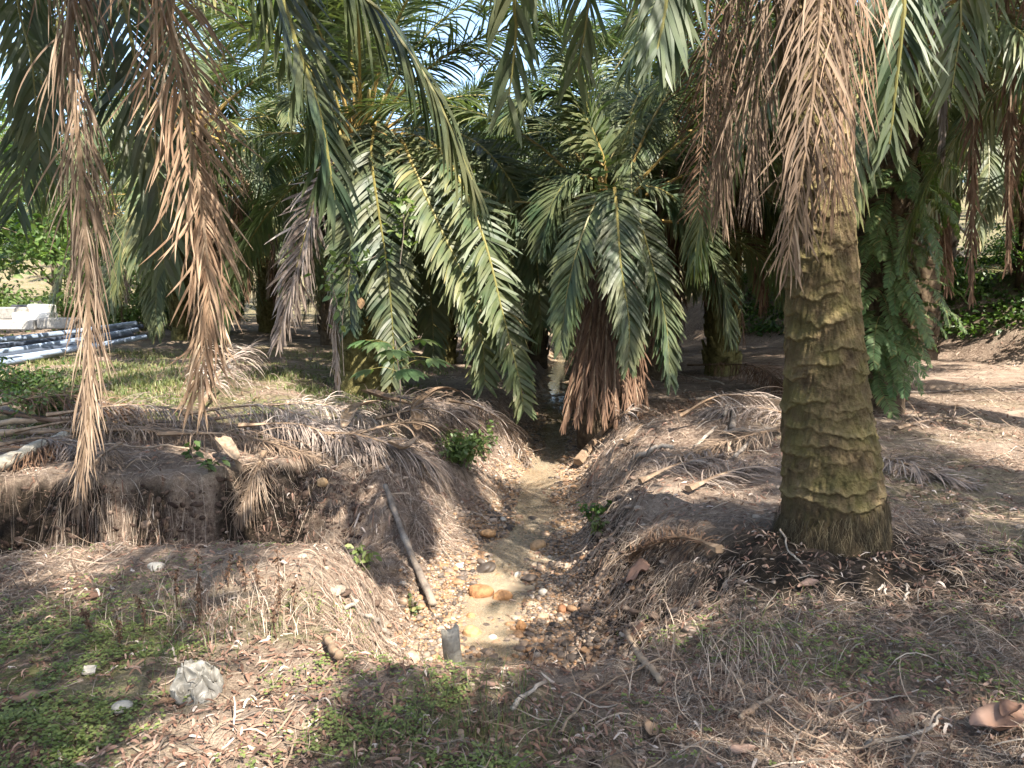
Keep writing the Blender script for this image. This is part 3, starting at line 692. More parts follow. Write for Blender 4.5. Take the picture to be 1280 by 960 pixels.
# ------------------------------------------------------------------ palms of the middle distance
def mid_left():
    x, y = -2.42, 12.4; z0 = float(H(x, y)); h = 3.95
    o = thing('oil_palm', (x, y, z0), 'oil palm with yellow frond bases beyond the left bank, a cassava sapling at its foot', 'palm tree')
    stub_trunk(MB(), h, .48, .36, 61).build('trunk', M['trunk_olive'], o, True)
    c = np.array([x, y, z0 + h])
    K = dict(npair=150, a0=68, a1=46, start=.08, nseg=6)
    hero(o, [c + (.02, -.25, .1), PT(468, 150, 11.9), PT(464, 195, 11.6), PT(474, 270, 11.45), PT(486, 350, 11.4), PT(492, 440, 11.4), PT(490, 475, 11.4)], (0, -1, .3), GRE, 'frond', None, Lmax=0.64, wid=.026, grav=.4, seed=41, tintc=0.25, tints=0.25, **K)
    hero(o, [c + (.2, -.2, .1), PT(500, 175, 11.9), PT(515, 205, 11.6), PT(548, 280, 11.3), PT(588, 365, 11.1), PT(603, 430, 11.1), PT(606, 480, 11.1)], (.3, -1, .5), GRE, 'frond', 'yellowish sunlit frond', Lmax=0.68, wid=.026, grav=.35, seed=42, tintc=0.55, tints=.35, **K)
    hero(o, [c + (.25, -.1, .15), PT(520, 170, 12), PT(560, 200, 11.6), PT(602, 290, 11.1), PT(628, 390, 10.9), PT(648, 470, 10.8), PT(655, 512, 10.8)], (.4, -1, .5), GRE, 'frond', None, Lmax=0.62, wid=.025, grav=.35, seed=43, tintc=0.5, tints=.3, **K)
    hero(o, [c + (.25, .1, .2), PT(530, 160, 12.6), PT(590, 175, 12.2), PT(640, 230, 11.8), PT(668, 310, 11.6), PT(676, 400, 11.6)], (.4, -1, .5), GRE, 'frond', None, Lmax=0.7, wid=.027, grav=.4, seed=44, tintc=0.28, tints=.3, **K)
    hero(o, [c + (-.25, -.1, .1), PT(435, 180, 12.2), PT(400, 230, 12), PT(380, 300, 12), PT(362, 370, 12), PT(348, 425, 12)], (-.4, -1, .4), ('dead_grey', 'rachis'), 'dead_frond', 'greying frond drooping to the left', Lmax=.75, wid=.022, grav=.7, seed=45, tintc=.5, tints=.35, npair=100, a0=55, a1=25, start=.14, nseg=6, dead=True)
    hero(o, [c + (-.2, -.2, .1), PT(440, 200, 12), PT(424, 260, 11.8), PT(418, 360, 11.8), PT(420, 440, 11.8), PT(424, 500, 11.8)], (-.4, -1, .4), ('dead_grey', 'dead_rachis'), 'dead_frond', None, Lmax=.42, wid=.010, grav=1.6, seed=46, tintc=.6, tints=.35, npair=90, a0=35, a1=15, start=.14, nseg=6, dead=True)
    hero(o, [c + (-.12, -.2, .1), PT(455, 175, 11.9), PT(446, 210, 11.7), PT(440, 280, 11.6), PT(436, 350, 11.6), PT(438, 410, 11.6)], (-.2, -1, .3), GRE, 'frond', None, Lmax=.6, wid=.024, grav=.5, seed=48, tintc=.2, tints=.25, **K)
    hero(o, [c + (.15, .1, .1), PT(490, 180, 12.6), PT(515, 230, 12.7), PT(530, 310, 12.7), PT(540, 390, 12.7), PT(542, 450, 12.7)], (.2, -1, .3), GRE, 'frond', None, Lmax=.6, wid=.024, grav=.5, seed=49, tintc=.25, tints=.25, **K)
    hero(o, [c + (.0, -.1, .3), PT(452, 120, 12.2), PT(430, 60, 12), PT(405, 10, 11.6), PT(370, -30, 11)], (-.5, -.6, .8), GRE, 'frond', None, Lmax=.8, wid=.025, grav=.35, seed=47, tintc=.5, tints=.3, **K)
    crown(o, c + (0, 0, .1), 30, 4, (0, 6), lambda cx, cy, t: (t > .55 and cy < .1), 0)
    # yellow young leaf stalks round the heart
    g = np.random.default_rng(8)
    for i in range(11):
        az = i * 2.4; t = i / 10; d = np.array([math.cos(az), math.sin(az), 0])
        P = spline([d * .16 + (0, 0, h - .35), d * (.25 + .1 * t) + (0, 0, h + .15), d * (.38 + .3 * t) + (0, 0, h + .7)], 10)
        MB().tube(P, np.linspace(.075, .028, 10), 6, np.stack([np.linspace(.95, .5, 10)] * 3, -1), 0, True, .6).build('leaf_stalk', M['rachis'], o, True)
    return o
MIDL = mid_left()

def mid_centre():
    x, y = 1.42, 11.2; z0 = float(H(x, y)); h = 3.15
    o = thing('oil_palm', (x, y, z0), 'short oil palm beside the stream with a skirt of dark brown dead fronds', 'palm tree')
    stub_trunk(MB(), h, .45, .36, 62).build('trunk', M['trunk'], o, True)
    c = np.array([x, y, z0 + h])
    K = dict(npair=150, a0=62, a1=30, start=.10, nseg=6)
    hero(o, [c + (-.15, -.2, .1), PT(758, 240, 10.7), PT(742, 258, 10.4), PT(722, 310, 10.1), PT(708, 370, 10.05), PT(702, 430, 10.05)], (-.4, -1, .5), GRE, 'frond', None, Lmax=0.54, wid=.022, grav=.55, seed=81, tintc=.45, tints=.25, **K)
    hero(o, [c + (.02, -.25, .1), PT(768, 235, 10.6), PT(771, 262, 10.2), PT(776, 330, 9.95), PT(786, 400, 9.9), PT(786, 455, 9.9)], (0, -1, .4), GRE, 'frond', None, Lmax=0.54, wid=.022, grav=.5, seed=82, tintc=.3, tints=.25, **K)
    hero(o, [c + (.18, -.2, .1), PT(780, 240, 10.7), PT(795, 262, 10.4), PT(815, 330, 10.1), PT(832, 400, 10.1), PT(838, 475, 10.1)], (.4, -1, .5), GRE, 'frond', None, Lmax=0.54, wid=.022, grav=.5, seed=83, tintc=.28, tints=.25, **K)
    hero(o, [c + (.25, -.1, .1), PT(800, 235, 10.9), PT(838, 245, 10.8), PT(872, 290, 10.7), PT(900, 350, 10.7), PT(912, 420, 10.7)], (.6, -.8, .5), GRE, 'frond', None, Lmax=.7, wid=.023, grav=.55, seed=84, tintc=.22, tints=.25, **K)
    hero(o, [c + (-.25, 0, .15), PT(740, 225, 11), PT(715, 222, 10.9), PT(690, 255, 10.8), PT(676, 310, 10.8)], (-.6, -.8, .5), GRE, 'frond', None, Lmax=.62, wid=.022, grav=.5, seed=85, tintc=.35, tints=.25, **K)
    hero(o, [c + (-.1, 0, .3), PT(755, 200, 11), PT(720, 130, 10.9), PT(672, 112, 10.7), PT(630, 150, 10.5)], (-.3, -.5, .9), GRE, 'frond', None, Lmax=.8, wid=.024, grav=.5, seed=86, tintc=.45, tints=.25, **K)
    g = np.random.default_rng(17)
    for i, (px, py, dd) in enumerate([(706, 528, 10.35), (722, 520, 10.15), (738, 526, 10.0), (756, 520, 9.95), (770, 522, 9.95), (786, 518, 10.0), (800, 520, 10.15), (715, 500, 10.9), (808, 500, 10.9)]):
        tip = PT(px, py, dd); tip[2] = max(tip[2], float(H(tip[0], tip[1])) + .05)
        dv = nrm(tip - c); mid = c * .5 + tip * .5 + np.array([dv[0], dv[1], 0]) * .12
        out = np.array([dv[0], dv[1], 0]) * .45
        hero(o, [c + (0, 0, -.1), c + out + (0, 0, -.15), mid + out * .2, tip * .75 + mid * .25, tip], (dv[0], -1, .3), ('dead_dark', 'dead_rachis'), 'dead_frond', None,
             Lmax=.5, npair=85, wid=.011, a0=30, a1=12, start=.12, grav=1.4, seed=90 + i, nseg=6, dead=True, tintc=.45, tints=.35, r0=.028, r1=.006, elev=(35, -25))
    crown(o, c + (0, 0, .1), 30, 6, (0, 5), lambda cx, cy, t: (t > .5 and cy < .0), 0)
    return o
MIDC = mid_centre()

# right palms
FERNP = palm((5.25, 10.9), 5.2, 'fern clad oil palm just right of the big mossy trunk', n=28, seed=71, cls=(1, 6), dead=2, deadkind='k', r=(.42, .30))
palm((8.7, 16.2), 5.4, 'dark oil palm standing behind the fern clad palm', n=28, seed=72, dead=4, deadkind='k')
palm((11.3, 20.2), 5.2, 'dark oil palm at the top of the right hand bank', n=26, seed=73, dead=4, deadkind='k')
def right_palm():
    x, y = 7.6, 8.4; z0 = float(H(x, y)); h = 5.2
    o = thing('oil_palm', (x, y, z0), 'oil palm beyond the right edge with dark dead fronds hanging like columns', 'palm tree')
    stub_trunk(MB(), h, .38, .28, 53).build('trunk', M['trunk'], o, True)
    c = np.array([x, y, z0 + h]); DK = ('dead_dark', 'dead_rachis')
    for i, (px, y1, dd, lm) in enumerate([(1216, 370, 8.8, .45), (1262, 330, 8.6, .4), (1180, 190, 9.3, .5), (1290, 390, 8.3, .4)]):
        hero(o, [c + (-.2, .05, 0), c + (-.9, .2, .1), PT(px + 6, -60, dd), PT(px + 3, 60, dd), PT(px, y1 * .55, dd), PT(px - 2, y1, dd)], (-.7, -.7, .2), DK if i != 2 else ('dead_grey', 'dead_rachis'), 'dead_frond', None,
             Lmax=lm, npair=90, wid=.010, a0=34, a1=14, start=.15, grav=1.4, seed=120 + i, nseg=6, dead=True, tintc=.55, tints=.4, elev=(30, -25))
    crown(o, c, 24, 12, (0, 6), lambda cx, cy, t: False)
right_palm()

# shade palms out of sight to the right and behind
palm((6.8, .6), 5.6, 'oil palm out of sight to the right of the viewer shading the ground', n=24, seed=131, cls=(0, 5), dead=0)
o = palm((4.6, -6.5), 6.0, 'oil palm out of sight behind the viewer to the right', n=0, seed=132, dead=0); crown(o, np.array(o.location) + (0, 0, 6.0), 30, 2, (0, 4), lambda cx, cy, t: False)
o = palm((-2.4, -1.0), 6.2, 'oil palm out of sight behind the viewer to the left', n=0, seed=133, dead=0); crown(o, np.array(o.location) + (0, 0, 6.2), 30, 3, (0, 4), lambda cx, cy, t: False)

# background rows
BG = [(4.3, 15.6), (11.6, 16.8), (-6.4, 16.9), (-9.6, 22.5), (3.2, 15.4), (-5.0, 20.5), (-1.9, 19.0), (1.0, 21.5), (4.2, 18.6), (-8.6, 25.5), (-3.6, 26.5), (2.7, 28), (7.0, 25.0), (-0.4, 33), (5.6, 34), (-6.4, 34), (12, 28), (10, 36), (16.5, 25), (-12.5, 34)]
LB = ['oil palm with hanging fronds in the gap left of the big mossy trunk', 'oil palm standing on the right hand bank above the path', 'oil palm right of the pipe stack, nearest the clearing', 'oil palm at the back of the clearing behind the pipes', 'oil palm in shade between the streamside palm and the big mossy trunk']
for i, (x, y) in enumerate(BG):
    near = i < 5
    palm((x + rng.uniform(-.5, .5), y + rng.uniform(-.5, .5)), rng.uniform(3.6, 5.4), LB[i] if near else 'distant oil palm with arching fronds in the rows beyond the stream', None if near else 'distant oil palms',
         n=32 if near else 26, seed=150 + i, cls=(0, 7), dead=6 if near else 3, deadkind='d' if i % 2 else 'k', trunk='trunk_olive' if i % 3 == 0 else 'trunk')
FB = [(x + rng.uniform(-2, 2), y + rng.uniform(-2, 2)) for y in (44, 54, 66) for x in np.arange(-.72 * y, .72 * y, 9.0)]
for i, (x, y) in enumerate(FB):
    palm((x, y), rng.uniform(4, 7), 'far oil palm high on the rising ground behind the plantation', 'far oil palms on the rise', n=20, seed=200 + i, dead=0, stubs=False)

# ------------------------------------------------------------------ leafy plants
def leaf_cloud(mb, centres, n, spread, size, seed, aspect=.45, tint=(.5, .3), droop=.3):
    g = np.random.default_rng(seed); centres = np.asarray(centres, float)
    c = centres[g.integers(0, len(centres), n)] + g.normal(0, 1, (n, 3)) * np.asarray(spread)
    az = g.uniform(0, 2 * np.pi, n); el = g.normal(.1, .5, n)
    d = np.stack([np.cos(az) * np.cos(el), np.sin(az) * np.cos(el), np.sin(el)], -1)
    L = size * g.uniform(.6, 1.25, n); P = [c]
    for k in range(3):
        d = nrm(d + np.array([0, 0, -droop])); P.append(P[-1] + d * L[:, None] / 3)
    P = np.stack(P, 1); up = nrm(np.array([0, 0, 1.]) + g.normal(0, .5, (n, 3)))
    W = nrm(np.cross(d, up))[:, None] * (L * aspect * .5)[:, None, None] * np.array([.25, 1, .85, .05])[None, :, None]
    C = np.repeat(np.clip(tint[0] + tint[1] * g.normal(0, 1, n), 0, 1)[:, None, None], 4, 1).repeat(3, 2)
    return mb.ribbons(P, W, C)

def bush(name, loc, w, h, n, size, mat, label, cat='shrub', group=None, seed=0, stems=6, tint=(.5, .3)):
    g = np.random.default_rng(seed); z0 = float(H(loc[0], loc[1])) - .03
    o = thing(name, (loc[0], loc[1], z0), label, cat, group)
    st = MB(); tips = []
    for i in range(stems):
        az = g.uniform(0, 6.28); l = g.uniform(.6, 1)
        e = np.array([math.cos(az) * w * .5 * g.uniform(.2, 1), math.sin(az) * w * .5 * g.uniform(.2, 1), h * l])
        P = spline([(0, 0, 0), e * (.3, .3, .55), e], 8); st.tube(P, np.linspace(.012, .003, 8) * (1 + h), 5, (.5, .5, .5))
        for t in (3, 4, 5, 6, 7): tips.append(P[t] + g.normal(0, .12, 3) * w * .5)
    st.build('stem', M['bark'], o, True)
    leaf_cloud(MB(), tips, n, (w * .13, w * .13, h * .09), size, seed + 1, tint=tint).build('foliage', M[mat], o)
    return o

def broadleaf(loc, h, w, label, seed, mat='bush', group=None, n=5200, size=.17, lowest=.3):
    g = np.random.default_rng(seed); z0 = float(H(loc[0], loc[1])) - .05
    o = thing('broadleaf_tree', (loc[0], loc[1], z0), label, 'tree', group)
    t = MB(); P = spline([(0, 0, 0), (g.normal(0, .1), g.normal(0, .1), h * .4), (g.normal(0, .3), g.normal(0, .3), h)], 14)
    t.tube(P, np.linspace(.05 + .02 * h, .02, 14), 8); tips = []
    for i in range(16):
        k = g.uniform(lowest, .95); b = P[int(k * 13)]; az = g.uniform(0, 6.28)
        e = b + np.array([math.cos(az), math.sin(az), g.uniform(-.05, .5)]) * w * .5 * g.uniform(.5, 1.1)
        Q = spline([b, (b + e) / 2 + (0, 0, .12 * w), e], 9); t.tube(Q, np.linspace(.035, .006, 9), 5)
        tips += [Q[4], Q[6], Q[8], Q[7]]
    t.build('trunk', M['bark'], o, True)
    leaf_cloud(MB(), tips, n, (w * .07, w * .07, h * .045), size, seed + 1).build('crown', M[mat], o)
    return o

broadleaf((-10.6, 13.6), 5.2, 4.6, 'dark leafy broadleaf tree at the left edge behind the dead fronds', 301, 'bush', lowest=.15)
broadleaf((-15.5, 26), 6.5, 6.5, 'broadleaf tree in the sun beyond the concrete blocks', 302, 'bush_bright', n=6000, size=.24)
broadleaf((-11.5, 30), 6.0, 6, 'broadleaf tree behind the clearing, right of the sunlit one', 303, 'bush', n=6000, size=.24)
broadleaf((-21, 31), 7.5, 8, 'big broadleaf tree furthest back at the left edge', 304, 'bush_bright', n=7000, size=.28)
for i, (x, y) in enumerate([(-15.6, 22.9), (-13.6, 23.4), (-11.8, 23.2), (-17.5, 24), (-10.0, 24.6), (-14.6, 26.5), (-12.2, 27), (-18.6, 27.5)]):
    bush('leafy_shrub', (x, y), 2.4, 1.5, 1500, .16, 'bush_bright', 'bright green shrub in the row behind the clearing at left', 'shrub', 'shrubs behind the clearing', 310 + i, 9)
for i, (x, y, w) in enumerate([(10.2, 17.6, 1.8), (11.6, 16.2, 2.2), (12.2, 18.5, 2.4), (9.4, 18.9, 1.6), (10.9, 14.6, 1.6)]):
    bush('leafy_shrub', (x, y), w, .8, 1500, .10, 'bush', 'low spreading shrub on the shaded bank at right', 'shrub', 'shrubs on the right bank', 320 + i, 9)
q = G(572, 582)
bush('leafy_shrub', (q[0], q[1]), .75, .42, 900, .07, 'bush_bright', 'small bright green shrub on the left side of the stream', 'shrub', None, 330, 10)
q = G(748, 650); bush('seedling', (q[0], q[1]), .30, .22, 120, .07, 'bush', 'small green seedling on the right bank of the stream', 'plant', None, 331, 5)
q = G(745, 668); bush('seedling', (q[0], q[1]), .2, .16, 70, .06, 'grass', 'narrow leaved seedling low on the right bank', 'plant', None, 332, 5)
q = G(452, 712); bush('seedling', (q[0], q[1]), .22, .2, 60, .07, 'clover', 'bright green seedling on the near left mound', 'plant', None, 333, 4)
q = G(518, 770); bush('seedling', (q[0], q[1]), .16, .15, 40, .055, 'grass', 'green seedling at the stream edge left of the post', 'plant', None, 334, 4)
q = G(238, 575); bush('seedling', (q[0], q[1]), .2, .22, 20, .09, 'bush_bright', 'broad leaved seedling in front of the long dead stalks', 'plant', None, 335, 3)
q = G(262, 590); bush('seedling', (q[0], q[1]), .24, .2, 18, .09, 'bush_bright', 'second broad leaved seedling just right and lower down the left bank', 'plant', None, 336, 3)
q = G(60, 520); bush('leafy_shrub', (q[0], q[1]), 1.2, .4, 700, .08, 'bush_bright', 'yellowish green scrub by the slab at left', 'shrub', None, 337, 8, (.7, .3))
q = G(40, 490); bush('leafy_shrub', (q[0], q[1]), 1.4, .4, 700, .08, 'bush', 'dark scrub at the left edge in front of the pipes', 'shrub', None, 338, 8, (.5, .3))

def palmate(name, loc, h, nl, size, mat, label, seed, cat='plant', leaflets=7, aspect=.34, spread=.45):
    g = np.random.default_rng(seed); o = thing(name, tuple(loc), label, cat)
    stem = spline([(0, 0, -.03), (.03, .02, h * .5), (-.02, 0, h)], 10)
    MB().tube(stem, np.linspace(.012, .006, 10), 6, (.3, .3, .3)).build('stem', M['wood'], o, True)
    for i in range(nl):
        az = i * 2.4 + g.normal(0, .2); k = g.uniform(.72, 1); b = stem[int(k * 9)]
        d = np.array([math.cos(az), math.sin(az), g.uniform(.1, .5)]); e = b + d * spread * g.uniform(.6, 1.1)
        mb = MB(); mb.tube(spline([b, (b + e) / 2 + (0, 0, .04), e], 6), .0035, 4, (.5, .5, .5), 1)
        for j in range(leaflets):
            a = az + (j - (leaflets - 1) / 2) * (2.0 / leaflets * 1.6); L = size * (1 - .28 * abs(j - (leaflets - 1) / 2) / (leaflets / 2)) * g.uniform(.9, 1.1)
            dd = np.array([math.cos(a), math.sin(a), .12]); P = [e]
            for q in range(4):
                dd = nrm(dd + np.array([0, 0, -.22])); P.append(P[-1] + dd * L / 4)
            P = np.array(P)[None]; W = np.cross(dd, (0, 0, 1.)); W = nrm(W)[None, None] * (np.array([.1, .8, 1, .7, .05]) * L * aspect * .5)[None, :, None]
            mb.ribbons(P, W, np.full((1, 5, 3), g.uniform(.3, .7)))
        mb.build('leaf', [M[mat], M['rachis']], o)
    return o
q = G(498, 545)
palmate('cassava_sapling', q, 1.12, 12, .30, 'fern', 'cassava sapling with palmate green leaves at the foot of the yellow based palm', 401, leaflets=7, aspect=.36, spread=.38)

# creeper with bright leaves on the left-centre palm
def creeper():
    o = thing('creeper', tuple(PT(432, 405, 11.0)), 'bright green creeper with one orange leaf hanging on the yellow based palm', 'plant')
    off = np.array(o.location); st = MB(); c = []
    for pix in ([(430, 470), (428, 400), (440, 340), (470, 320)], [(428, 400), (415, 350), (432, 320)], [(500, 330), (505, 280), (498, 240)]):
        P = spline([PT(a, b, 10.95) for a, b in pix], 14); st.tube(P, .006, 4, (.4, .4, .4)); c += list(P[4:])
    st.v = [v - off for v in st.v]; st.build('stem', M['wood'], o)
    mb = leaf_cloud(MB(), np.array(c), 120, (.12, .06, .07), .14, 402, .5, (.4, .25)); mb.v = [v - off for v in mb.v]; mb.build('foliage', M['bush_bright'], o)
    mb = MB(); p = PT(451, 372, 10.8); t = np.linspace(0, 1, 5)
    P = (p + np.stack([0 * t, 0 * t, -.16 * t], -1))[None]; W = np.array([1, -.2, 0])[None, None] * (np.array([.01, .05, .06, .04, .003]))[None, :, None]
    mb.ribbons(P, W, np.full((1, 5, 3), .9)); mb.v = [v - off for v in mb.v]; mb.build('orange_leaf', M['stone_orange'], o)
creeper()

# ferns on the right trunk
def ferns():
    x, y, z0 = FERNP.location; g = np.random.default_rng(9)
    o = thing('trunk_fern', (x, y, z0 + .9), 'lush blue green fern covering the trunk right of the big mossy palm', 'fern')
    meshes = []
    for v in range(6):
        path = arch(30 - 15 * v % 40, -75 - 2 * v, .75 + .06 * v, .8, 16, .05 * (v - 2.5))
        mb = frond(MB(), path, (-.3, 0, 1), .15, 30, .0125, 75, 55, .12, .35, 500 + v, 4, r0=.005, r1=.0015, tintc=.5, tints=.3, elev=(6, -6), petw=1)
        ob = mb.build('fern_pattern', [M['fern'], M['rachis']]); meshes.append(ob.data); bpy.data.objects.remove(ob)
    for i in range(90):
        az = g.normal(-1.7, .8); z = g.uniform(-.45, 2.9)
        f = link('fern_frond', meshes[int(g.integers(6))], o); r = .33
        f.location = (r * math.cos(az), r * math.sin(az), z); f.rotation_euler = (g.normal(0, .2), g.normal(0, .2), az + g.normal(0, .3)); s = g.uniform(.65, 1.1); f.scale = (s, s, s)
ferns()

def icoblob(g, r, sub=1, rough=.25):
    t = (1 + 5 ** .5) / 2
    v = nrm(np.array([(-1, t, 0), (1, t, 0), (-1, -t, 0), (1, -t, 0), (0, -1, t), (0, 1, t), (0, -1, -t), (0, 1, -t), (t, 0, -1), (t, 0, 1), (-t, 0, -1), (-t, 0, 1)], float))
    f = [(0, 11, 5), (0, 5, 1), (0, 1, 7), (0, 7, 10), (0, 10, 11), (1, 5, 9), (5, 11, 4), (11, 10, 2), (10, 7, 6), (7, 1, 8), (3, 9, 4), (3, 4, 2), (3, 2, 6), (3, 6, 8), (3, 8, 9), (4, 9, 5), (2, 4, 11), (6, 2, 10), (8, 6, 7), (9, 8, 1)]
    for _ in range(sub):
        v = list(map(tuple, v)); mp = {}; nf = []
        def mid(a, b):
            k = (min(a, b), max(a, b))
            if k not in mp:
                m = (np.array(v[a]) + np.array(v[b])) / 2; v.append(tuple(m / np.linalg.norm(m))); mp[k] = len(v) - 1
            return mp[k]
        for a, b, c in f:
            d, e, h = mid(a, b), mid(b, c), mid(c, a); nf += [(a, d, h), (b, e, d), (c, h, e), (d, e, h)]
        f = nf; v = np.array(v)
    k = g.normal(0, 1, (4, 3)); ph = g.uniform(0, 6, 4)
    dsp = sum(np.sin(v @ k[i] * 1.7 + ph[i]) for i in range(4)) / 4
    v = v * (1 + rough * dsp)[:, None]
    f = np.array([(a, b, c, c) for a, b, c in f])
    return v * r, f

# ------------------------------------------------------------------ ground stuff
def pick(n, x0, x1, y0, y1, dens, g, ypow=1.6):
    X = []; Y = []
    tot = 0
    while tot < n:
        m = n * 3; u = g.random(m); y = (y0 ** (1 - ypow) + u * (y1 ** (1 - ypow) - y0 ** (1 - ypow))) ** (1 / (1 - ypow))
        x = g.uniform(-1, 1, m) * (.72 * y + .4); x = np.where(g.random(m) < 1, x, x)
        k = (g.random(m) < dens(x, y)) & (x > x0) & (x < x1); X.append(x[k]); Y.append(y[k]); tot += k.sum()
    return np.concatenate(X)[:n], np.concatenate(Y)[:n]

def strands(n, dens, L, w, mat, name, label, cat, seed, y1=16, lift=.012, arch_=.25, nseg=5, slope=1.0, tint=(.55, .28), ypow=1.6):
    g = np.random.default_rng(seed); x, y = pick(n, -14, 14, 1.9, y1, dens, g, ypow)
    N, hx, hy = HN(x, y, .08); sl = np.hypot(hx, hy)
    az = g.uniform(0, 2 * np.pi, n); down = np.arctan2(-hy, -hx) + g.normal(0, .5, n)
    az = np.where(g.random(n) < np.clip(sl * slope, 0, .85), down, az)
    sc = np.clip(y / 6, .8, 1.5); l = g.uniform(*L, n) * sc; cv = g.normal(0, .8, n)
    t = np.linspace(0, 1, nseg + 1)
    a = az[:, None] + cv[:, None] * (t - .5)
    dx = np.cumsum(np.cos(a), 1) * l[:, None] / nseg; dy = np.cumsum(np.sin(a), 1) * l[:, None] / nseg
    px = x[:, None] + dx; py = y[:, None] + dy
    z = H(px, py) + lift + (g.uniform(0, 1, n) ** 2 * l * arch_)[:, None] * np.sin(np.pi * np.clip(t, 0, 1))[None] * g.choice([1, .3], (n, 1)) + (g.random(n) < .12)[:, None] * t[None] ** 1.3 * (l * .5)[:, None]
    P = np.stack([px, py, z], -1)
    D = nrm(np.gradient(P, axis=1)); W = np.cross(D, nrm(np.array([0, -.4, 1.]) + g.normal(0, .5, (n, 3)))[:, None]); W = nrm(W)
    W = W * (w * g.uniform(.6, 1.4, n) * sc)[:, None, None] * np.interp(t, [0, .2, .8, 1], [.6, 1, .8, .2])[None, :, None]
    C = np.repeat(np.clip(tint[0] + tint[1] * g.normal(0, 1, n), 0, 1)[:, None, None], nseg + 1, 1).repeat(3, 2)
    o = MB().ribbons(P, W, C).build(name, M[mat]); tag(o, label, cat, kind='stuff'); return o

def wall_(x, y): return smooth(.03, .15, gully(x, y)) * (y > 6.4) * smooth(-1.6, -2.5, x)
def d_straw(x, y):
    c1 = channel(x, y); c2 = gully(x, y); c = np.maximum(c1, c2)
    b = smooth(.03, .2, c) * smooth(.85, .5, np.maximum(c1 * 1.1, c2 * .85))
    n = fbm(x * 1.1, y * 1.1, 88)
    fg = smooth(4.3, 3.4, y) * (1 - .75 * smooth(.3, 1.0, x) * smooth(.40, .5, n))
    w2 = np.clip(1.1 * wall_(x, y) + .75 * np.exp(-((x - 2.15) / 1.3) ** 2 - ((y - 4.3) / .6) ** 2), 0, 1.15)
    return (1 - .8 * fg) * np.clip(1 - .85 * w2, 0, 1) * np.clip(.75 * b + .12 + .7 * smooth(.48, .62, n) * (1 - smooth(.5, .9, c1)), 0, 1) * (1 - .95 * smooth(.85, .97, c1))
strands(85000, d_straw, (.03, .14), .0011, 'straw', 'dry_straw', 'brown dry straw and rootlets strewn over the banks and ground', 'straw', 601, slope=.1, arch_=.4)
strands(5500, lambda x, y: d_straw(x, y) * .8 + .03, (.08, .34), .0034, 'dead', 'fallen_leaflets', 'loose brown palm leaflets lying over the ground', 'litter', 602, y1=20, arch_=.15, tint=(.6, .3))
def d_hang(x, y):
    c2 = gully(x, y); c1 = channel(x, y)
    return np.clip(smooth(.01, .06, c2) * smooth(.35, .15, c2) * (y > 6.3) * smooth(.4, .6, fbm(x * 2, y, 82)) + .05 * smooth(.05, .2, c1) * smooth(.7, .4, c1), 0, 1)
strands(2200, d_hang, (.12, .4), .0014, 'straw', 'hanging_roots', 'pale dry roots hanging over the edges of the eroded banks', 'roots', 603, y1=11, slope=3, tint=(.62, .3))
strands(17000, lambda x, y: (1 - .9 * smooth(.5, .9, channel(x, y))) * smooth(.35, .6, fbm(x * 1.7, y * 1.7, 91)) + .22, (.015, .075), .0060, 'litter', 'leaf_litter', 'brown fallen leaf scraps scattered over the ground', 'litter', 604, y1=18, arch_=.5, nseg=4, tint=(.5, .28))

def d_clover(x, y):
    bed, moss, hum_shade = masks(x, y, 0)
    n = fbm(x * 2.6, y * 2.6, 95)
    return np.clip((moss + .12 * smooth(1.6, -.5, x)) * smooth(.40, .75, n) * 1.1, 0, 1) * (y < 5)
def clover():
    g = np.random.default_rng(611); n = 6500
    x, y = pick(n, -6, 5, 1.9, 4.8, d_clover, g, 1.4)
    cz = g.uniform(.008, .045, n); px = []; 
    P = []; W = []; C = []
    for k in range(4):
        az = g.uniform(0, 6.28) + g.uniform(0, 6.28, n); s = g.uniform(.006, .014, n)
        cx = x + g.normal(0, .008, n); cy = y + g.normal(0, .008, n); z = H(cx, cy) + cz
        d = np.stack([np.cos(az), np.sin(az), g.uniform(-.2, .35, n)], -1); d = nrm(d)
        c = np.stack([cx, cy, z], -1); pp = np.stack([c, c + d * s[:, None] * .6, c + d * s[:, None] * 1.2], 1)
        w = nrm(np.cross(d, np.array([0, 0, 1.]) + g.normal(0, .25, (n, 3))))[:, None] * s[:, None, None] * np.array([.12, .55, .2])[None, :, None]
        P.append(pp); W.append(w); C.append(np.repeat(np.clip(.5 + .3 * g.normal(0, 1, n), 0, 1)[:, None, None], 3, 1).repeat(3, 2))
    o = MB().ribbons(np.concatenate(P), np.concatenate(W), np.concatenate(C)).build('ground_cover', M['clover'])
    tag(o, 'tiny bright green clover like weeds creeping over the near ground', 'ground cover', kind='stuff')
clover()

def grass(n, dens, L, mat, name, label, seed, y1, w=.0022, tint=(.5, .3), y0=1.9):
    g = np.random.default_rng(seed); x, y = pick(n, -14, 16, y0, y1, dens, g, 1.4)
    az = g.uniform(0, 6.28, n); l = g.uniform(*L, n); t = np.linspace(0, 1, 5); lean = g.uniform(.1, .9, n)
    hx = (lean * l)[:, None] * t ** 1.6
    P = np.stack([x[:, None] + np.cos(az)[:, None] * hx, y[:, None] + np.sin(az)[:, None] * hx, (H(x, y) - .005)[:, None] + l[:, None] * (t - .35 * lean[:, None] * t ** 2)], -1)
    W = np.stack([-np.sin(az), np.cos(az), 0 * az], -1)[:, None] * (w * g.uniform(.7, 1.4, n) * np.clip(y / 5, .8, 2.5))[:, None, None] * np.array([.8, 1, .8, .5, .05])[None, :, None]
    C = np.repeat(np.clip(tint[0] + tint[1] * g.normal(0, 1, n), 0, 1)[:, None, None], 5, 1).repeat(3, 2)
    o = MB().ribbons(P, W, C).build(name, M[mat]); tag(o, label, 'grass', kind='stuff')
